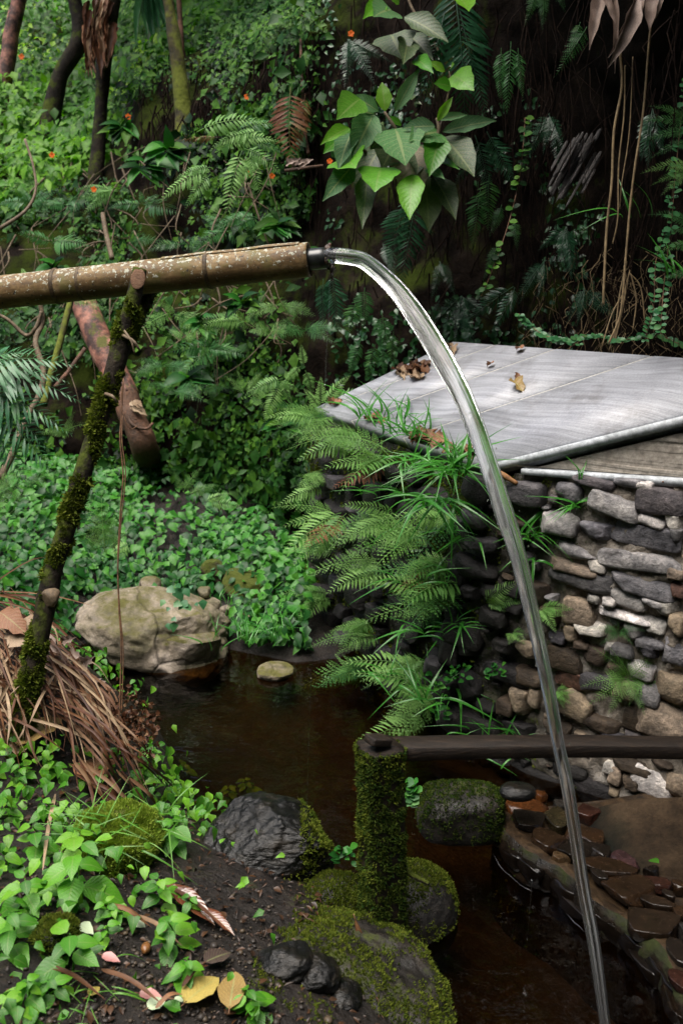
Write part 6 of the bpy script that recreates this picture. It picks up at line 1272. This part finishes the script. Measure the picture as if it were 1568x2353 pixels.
tube('stem', [P(150, 1470, 3.1), P(205, 1545, 3.05), P(250, 1610, 3.0), P(285, 1690, 2.95)], .004, VINE, wb, n=20, sides=6)
for (x, y) in [(145, 1470), (160, 1500), (165, 1530), (195, 1545), (215, 1560), (225, 1575), (235, 1605), (245, 1615), (255, 1640), (268, 1650), (205, 1600), (190, 1520), (275, 1680), (240, 1640), (150, 1510), (180, 1590)]:
    for k in range(2): leaf(wb, 'wb', random.choice([L_TAN, L_BROWN, L_CONCH]), P(x, y, 3.02), P(x+random.uniform(-30, 22), y+random.uniform(-6, 40), 2.99), random.uniform(.5, .9), (random.uniform(-1, 1), -1, .3), 'crumpled_leaf', 'ovate', .5, .6, .4)
J = Join()
for k in range(650):
    x = 300+abs(random.gauss(0, 36))*random.choice([-1, .9]); y = random.gauss(1670, 42); 
    if x > 285+ (y-1590)*.9+40: continue
    c = P(x, y, heap_d(x, y)+random.uniform(-.05, .03)); V, F, uv = TL['ovate']; s = random.uniform(.010, .020); M = np.array(basis(RNG.normal(size=3), RNG.normal(size=3), s))[:3, :3]; J.add(V@M.T+c, F, uv, random.random())
stuff('withered_seed_clump', J.mesh('withered_seed_clump', L_DRY), None, 'clump of small crisp brown dead leaflets at the pool edge by the hanging vine', 'dead leaves')
# ---------------------------------------------------------------- leafy plants of the near bank
NG = 'leafy plants on the near bank'
def plant(label, x, y, n, s, mat=L_NEAR, lift=.05, flat=.55, w_=.62, shape='ovate', tall=None):
    b = G(x, y); e = thing('leafy_plant', label, 'plant', b, NG); H = tall or s*1.5
    top = b+np.array([random.uniform(-.015, .015), -.02, H]); V, F, uv = tube_arrays(crom(np.array([b-np.array([0, 0, .02]), (b+top)/2+np.array([.006, .004, 0]), top]), 8), np.linspace(.0028, .0016, 8), sides=5); obj('stem', mesh('stem', V, F, uv, mat=TWIG if mat is not L_NEAR else L_NEAR), e)
    a0 = random.uniform(0, 3.1)
    for k in range(n):
        f = 1-(k//2)*.22; a = a0+(k % 2)*math.pi+(k//2)*1.57+random.gauss(0, .25); node = b*(1-f)+top*f+np.array([0, 0, 0]); d = nrm(np.array([math.cos(a), math.sin(a)*.9-.15, random.uniform(-.35, .25)])); L = s*(.62+.55*(1-f)+random.uniform(-.1, .25))
        node2 = node+d*L*.12
        leaf(e, 'np', mat, node2, node2+d*L, w_*random.uniform(.85, 1.1), nrm(np.array([0, -.35, 1.0])+d*.1), 'leaf', shape, .14, random.choice([.15, .35, .5]), .05, 8)
    return e
PL = [(60, 1790, 8, .050, 'small leaved plant at the left edge under the big tan leaf'), (140, 1790, 8, .060, 'bright plant right below the big tan leaf'), (20, 1880, 8, .060, 'bright leafy plant at the left edge above the others'), (95, 1960, 8, .075, 'leafy plant left of the moss mound beside the pale straw'), (200, 1990, 10, .085, 'large leaved plant just in front of the moss mound'), (180, 2070, 8, .115, 'plant with the longest drooping heart leaf, below the moss mound'), (60, 2090, 8, .080, 'wide leaved plant at the left edge under the pale straw'), (30, 2180, 8, .085, 'plant with long pointed leaves low at the left edge'), (250, 2110, 8, .045, 'small round leaved plant below the moss mound'), (400, 1950, 8, .085, 'tall bright plant between the moss mound and the black boulder'), (375, 2080, 8, .070, 'glossy plant with curling stem left of the black boulder'), (330, 1800, 8, .060, 'plant at the top of the near bank against the pool'), (400, 1830, 8, .055, 'plant hanging over the pool edge right of the dead leaf heap'), (430, 1780, 6, .050, 'thin plant with paired leaves standing out against the pool'), (520, 1840, 8, .055, 'plant above the black boulder in front of the pool'), (570, 1820, 6, .050, 'farthest right plant leaning over the pool'), (470, 1865, 8, .055, 'plant touching the top of the black boulder'), (395, 1890, 8, .055, 'plant above the tall bright one near the boulder'), (350, 1740, 6, .045, 'small plant by the brown leaf clump at the pool edge'), (165, 2240, 6, .095, 'sprig with three large pointed leaves over the bare soil'), (400, 2180, 6, .075, 'broad leaf sprig in the soil left of the mossy rock'), (420, 2250, 8, .055, 'red stemmed sprig with pale leaf backs in the bare soil'), (60, 2310, 8, .060, 'leafy plant in the bottom left corner'), (140, 2300, 6, .055, 'small plant right of the bottom left corner one'), (580, 2330, 7, .060, 'curled leaf plant at the bottom beside the olive leaf'), (280, 2120, 4, .04, 'seedling above the pink fallen leaf'), (240, 2165, 4, .045, 'heart leaved seedling by the low dark rock'), (440, 2100, 5, .05, 'sprig above the wet brown strap leaf'), (20, 1990, 8, .06, 'leafy plant at the left edge halfway down'), (120, 1880, 8, .06, 'leafy plant between the left edge and the moss mound')]
for x, y, n, s, lb in PL: plant(lb, x, y, n+3, s*.76)
# ---------------------------------------------------------------- leaves, straw and stones lying on the near bank
FL_ = 'fallen leaves on the near bank'
def fallen(label, x0, y0, x1, y1, w_, mat, lift=.012, shape='ovate', droop=.15, up=(0, -.25, 1), pt=None):
    f = pt or G; a, b = f(x0, y0, lift), f(x1, y1, lift+.006); e = thing('fallen_leaf', label, 'leaf', a, FL_)
    leaf(e, 'fl', mat, a, b, w_, up, 'blade', shape, .16, droop, .06, 10); t = nrm(a-b); V, F, uv = tube_arrays(np.array([a+t*.012, a, b*.06+a*.94]), .0012, sides=5); obj('stalk', mesh('stalk', V, F, uv, mat=VINE), e); return e
fallen('big tan leaf with dark ribs lying at the foot of the dead leaf heap', 45, 1765, 148, 1685, .52, L_OLV, .07)
fallen('brown leaf under the big tan one', 40, 1770, 80, 1712, .6, L_TAN, .05)
fallen('large yellow leaf with parallel ribs on the soil at the bottom', 425, 2325, 508, 2262, .50, L_YEL, .02)
fallen('pointed olive brown leaf standing beside the yellow one', 528, 2350, 543, 2256, .50, L_OLV, .03)
fallen('wet dark purple leaf on the edge of the mossy rock', 470, 2235, 535, 2205, .52, L_WET, .02)
fallen('pink fallen leaf on the bare soil', 235, 2205, 278, 2225, .5, L_PINK)
fallen('pale leaf with a hole near the seedling', 185, 2140, 216, 2160, .6, L_PALE)
fallen('pink and cream leaf on the soil near the bottom', 320, 2295, 374, 2305, .55, L_PINK)
fallen('pale green upturned leaf beside the pink and cream one', 340, 2335, 384, 2310, .7, L_PALE)
fallen('pale leaf back lying under the red stemmed sprig', 424, 2262, 460, 2270, .65, L_PALE)
fallen('whitish leaf on the soil above the brown pebble', 305, 2130, 336, 2145, .7, L_PALE)
fallen('small yellow brown curled leaf on the left of the soil', 205, 2300, 232, 2285, .7, L_YEL)
fallen('pale leaf at the lower end of the yellow leaf', 400, 2310, 425, 2322, .6, L_PALE)
fallen('large wet red brown strap leaf left of the black boulder', 385, 2060, 495, 2145, .28, L_RED, .03, 'lance')
fallen('second wet red brown leaf beneath the black boulder', 470, 2105, 540, 2165, .22, L_RED, .02, 'lance')
fallen('brown leaf standing upright at the edge of the leaf heap', 205, 1835, 240, 1765, .5, L_BROWN, .05)
fallen('long yellow brown strap leaf bent over the mossy rocks by the post', 640, 2105, 830, 2160, .07, L_DRY, .02, 'strap', -.25, (0, -.4, 1), lambda x, y, l: P(x, y, 2.44))
fallen('orange brown leaf tip drooping against the post', 815, 2110, 838, 2185, .16, L_BROWN, .02, 'lance', .1, (0, -1, .3), lambda x, y, l: P(x, y, 2.40))
for i, (x0, y0, x1, y1, m, lb) in enumerate([(235, 2258, 375, 2345, L_DRY, 'long dark brown straw across the bottom soil'), (100, 2250, 245, 2330, L_DRY, 'brown straw slanting in the lower left'), (130, 1850, 100, 2040, L_TAN, 'pale straw standing left of the moss mound'), (310, 2130, 420, 2205, L_DRY, 'wet straw below the red brown strap leaf'), (250, 2105, 350, 2160, L_BROWN, 'brown straw in front of the moss mound'), (420, 2300, 480, 2245, L_DRY, 'dark stick under the yellow leaf'), (360, 2355, 425, 2315, L_BROWN, 'rusty straw at the bottom edge'), (380, 2060, 520, 2170, L_DRY, 'twig lying along the red brown strap leaf')]):
    e = thing('straw', lb, 'straw', G(x0, y0), 'straws on the near bank'); a, b = G(x0, y0, .03), G(x1, y1, .03); strap(e, [a, (a+b)/2+np.array([0, 0, .015]), b], .010, m, 'blade', .3, (0, -.4, 1))
tube_ = stem('twig', 'mossy twig with a bent end under the black boulder', [(440, 2075, 2.42, 4), (490, 2100, 2.38, 4), (515, 2115, 2.36, 4), (522, 2140, 2.35, 3)], BARKD, 'twig')
stem('stick', 'dark stick resting on the mossy rock behind the post', [(930, 2000, 2.55, 7), (955, 2015, 2.52, 7), (985, 2030, 2.5, 5)], BARKD, 'stick')
pb = thing('pebble', 'brown egg shaped pebble on the bare soil', 'pebble', G(336, 2193)); V, F = rock_arrays(10, .95, 3, 1, (.9, 1)); obj('stone', mesh('stone', V*np.array([.010, .015, .010])+G(336, 2193, .012), F, mat=noise_mat('brown_pebble', [(.10, .04, .012), (.20, .09, .03)], 40, (.2, .4), .2)), pb)
CS2 = cube_sphere(2); J = Join()
for k in range(1500):
    x = random.uniform(100, 640); y = random.uniform(2090, 2360); c = G(x, y, .002) if k < 700 else None
    if c is None: 
        c = np.array([random.uniform(-.75, .05), random.uniform(1.3, 2.1), 0]); c[2] = hgt(c[0], c[1])+.003
        if sdist(np.array([c[0]]), np.array([c[1]]))[0] < .03: continue
    V, F = CS2; s = abs(random.gauss(.0, .0032))+.0012; J.add((V*np.array([1, random.uniform(.6, 1), random.uniform(.4, .8)])*s)@Rz(random.random()*6).T+c, F, None, random.random())
GRAVEL = leaf_mat('gravel', [(.012, .010, .009), (.03, .024, .02), (.06, .045, .03), (.02, .017, .015), (.07, .05, .03)], .5, 0, spec=.3)
stuff('gravel', J.mesh('gravel', GRAVEL), None, 'dark gravel and crumbs scattered on the bare soil at the bottom', 'gravel')
J = Join()
for k in range(2200):
    c = np.array([random.uniform(-.9, .1), random.uniform(1.3, 2.75), 0]); d0 = sdist(np.array([c[0]]), np.array([c[1]]))[0]
    if d0 < .02: continue
    c[2] = hgt(c[0], c[1])+random.uniform(.002, .012); V, F, uv = TL[random.choice(['lance', 'ovate'])]; s = random.uniform(.008, .028); M = np.array(basis([random.gauss(0, 1), random.gauss(0, 1), random.gauss(0, .2)], [random.gauss(0, .4), -.2, 1], s, random.choice([.3, .5, .8])))[:3, :3]; J.add(V@M.T+c, F, uv, random.random())
stuff('leaf_litter', J.mesh('leaf_litter', leaf_mat('litter', [(.012, .008, .006), (.03, .015, .008), (.06, .028, .012), (.018, .013, .010)], .4, 0, spec=.25)), None, 'dark rotting leaf litter on the near bank soil', 'leaf litter')
# ---------------------------------------------------------------- leaves on the slab and boulder
SLG = 'dry leaves on the slab'
def onslab(x, y, o=.012): return SP_(x, y)+SN_*o
def sleaf(label, pts, mat, n=1, w_=.6, s=22):
    e = thing('dry_leaf', label, 'leaf', onslab(*pts[0]), SLG)
    for k in range(n):
        x, y = pts[k % len(pts)]; x += random.uniform(-s*.4, s*.4)*(n > 1); y += random.uniform(-s*.2, s*.2)*(n > 1); a = random.uniform(0, 6.28)
        p0 = onslab(x-s*.5*math.cos(a), y-s*.3*math.sin(a), random.uniform(.004, .02)); p1 = onslab(x+s*.5*math.cos(a), y+s*.3*math.sin(a), random.uniform(.006, .03)); leaf(e, 'sl', mat, p0, p1, w_, (random.uniform(-.6, .6), -.6, 1), 'crumpled_leaf', 'ovate', .45, .5, .35)
    return e
sleaf('curled olive leaf lying alone in the middle of the slab', [(1195, 892)], L_OLV, 1, .45, 38)
sleaf('small orange leaf above the curled olive one', [(1190, 869)], L_BROWN, 1, .7, 18)
sleaf('tiny tan leaf near the back edge of the slab', [(1128, 842)], L_BROWN, 1, .7, 14)
sleaf('small leaf at the back edge of the slab', [(1196, 806)], L_BROWN, 1, .7, 16)
sleaf('heap of crisp brown leaves on the slab edge left of the near corner', [(975, 1000), (990, 1012), (1000, 1020), (965, 1010)], L_BROWN, 12, .75, 40)
sleaf('second heap of brown leaves right at the near corner of the slab', [(1040, 1035), (1060, 1040), (1075, 1045), (1085, 1035)], L_BROWN, 12, .75, 34)
sleaf('patch of leaf litter on the slab behind the falling water', [(920, 850), (950, 846), (985, 838), (970, 858)], L_DRY, 14, .5, 30)
sleaf('strip of litter and straw along the upper left edge of the slab', [(930, 862), (960, 870), (1010, 815), (1040, 805)], L_TAN, 12, .4, 24)
sleaf('brown leaves caught in the ferns at the left edge of the slab', [(775, 925), (850, 960), (870, 965)], L_BROWN, 7, .7, 22)
wc = thing('wood_chip', 'orange brown chip of wood stuck between slab corner and wall', 'wood chip', ws(1170, 1090)); tube('chip', [ws(1143, 1074, .03), ws(1168, 1088, .035), ws(1196, 1107, .03)], [.006, .010, .007], noise_mat('orange_wood', [(.16, .07, .025), (.32, .16, .06)], 30, (.5, .8), .5), wc, n=12, sides=7)
iv = thing('ivy_strand', 'strand of blue green ivy leaves creeping over the pale boulder', 'ivy', P(400, 1400, 4.18))
for x, y in [(360, 1342), (385, 1350), (405, 1352), (425, 1352), (378, 1378), (400, 1385), (388, 1395), (430, 1380), (450, 1385), (440, 1395), (465, 1378), (395, 1420), (400, 1430), (385, 1432), (415, 1345), (440, 1345)]:
    p = P(x, y, 4.17); leaf(iv, 'iv', L_FERNT, p, p+np.array([random.uniform(-.04, .04), -.02, random.uniform(-.05, .01)]), 1.0, (random.uniform(-.3, .3), -.8, .7), 'leaf', 'heart', .15, .2, .03, 4)
clv = thing('small_herb', 'small round leaved herb growing right of the mossy post under the rail', 'herb', P(945, 1830, 2.95))
for k in range(22):
    p = P(942+random.uniform(-18, 14), 1815+random.uniform(-25, 25), 2.92); leaf(clv, 'cl', L_COVER, p, p+np.array([random.uniform(-.03, .03), -.02, random.uniform(-.015, .015)]), .95, (0, -.7, .7), 'leaf', 'round', .1, .1, 0, 4)
for cx, cy, lb in [(1010, 1560, 'round leaved herb low on the dark wall left of the water'), (1050, 1545, 'small bright herb beside the grass low on the dark wall'), (1130, 1540, 'herb sprig at the centre of the dark wall'), (790, 1960, 'tiny yellow green herb on the mossy rock left of the post'), (1010, 1630, 'leafy herb low over the rail end')]:
    dd = depth(PPL(cx, cy, D0, WN))-.08 if cx > 900 else 2.6
    e = thing('small_herb', lb, 'herb', P(cx, cy, dd), 'small herbs on wall and rocks')
    for k in range(18):
        p = P(cx+random.uniform(-22, 22), cy+random.uniform(-18, 18), dd); leaf(e, 'hb', L_COVER, p, p+np.array([random.uniform(-.025, .025), -.02, random.uniform(-.01, .02)]), .6, (0, -.7, .7), 'leaf', 'ovate', .1, .1, 0, 4)
cl_ = thing('fallen_leaf', 'tiny bright green leaf on the brown concrete footing', 'leaf', PZ(1502, 1976, .13)); leaf(cl_, 'fl', L_NEAR, P(1492, 1974, 2.62), P(1512, 1980, 2.58), .6, (0, -.5, 1), 'blade', 'ovate', .1, .1, 0, 4)
# moss spreading on the near bank between the soil and the mossy rocks
gpj = proj(GV[GF].mean(1)); gm_ = GF[(gpj[:, 2] > 1) & (gpj[:, 2] < 3.2) & (gpj[:, 0] > 330) & (gpj[:, 0] < 760) & (gpj[:, 1] > 1990) & (gpj[:, 1] < 2420)]
moss_on(GV, gm_, 9000, .008, MOSSM, 'bank_moss', None, lambda p, nn: (p[:, 2] > .02) & (fbm(p, 5, 3, 41)+(proj(p)[:, 0]-480)*.002 > .02), 12, -.1, .4, 'patchy green moss on the dark soil beside the mossy rocks', 'moss')
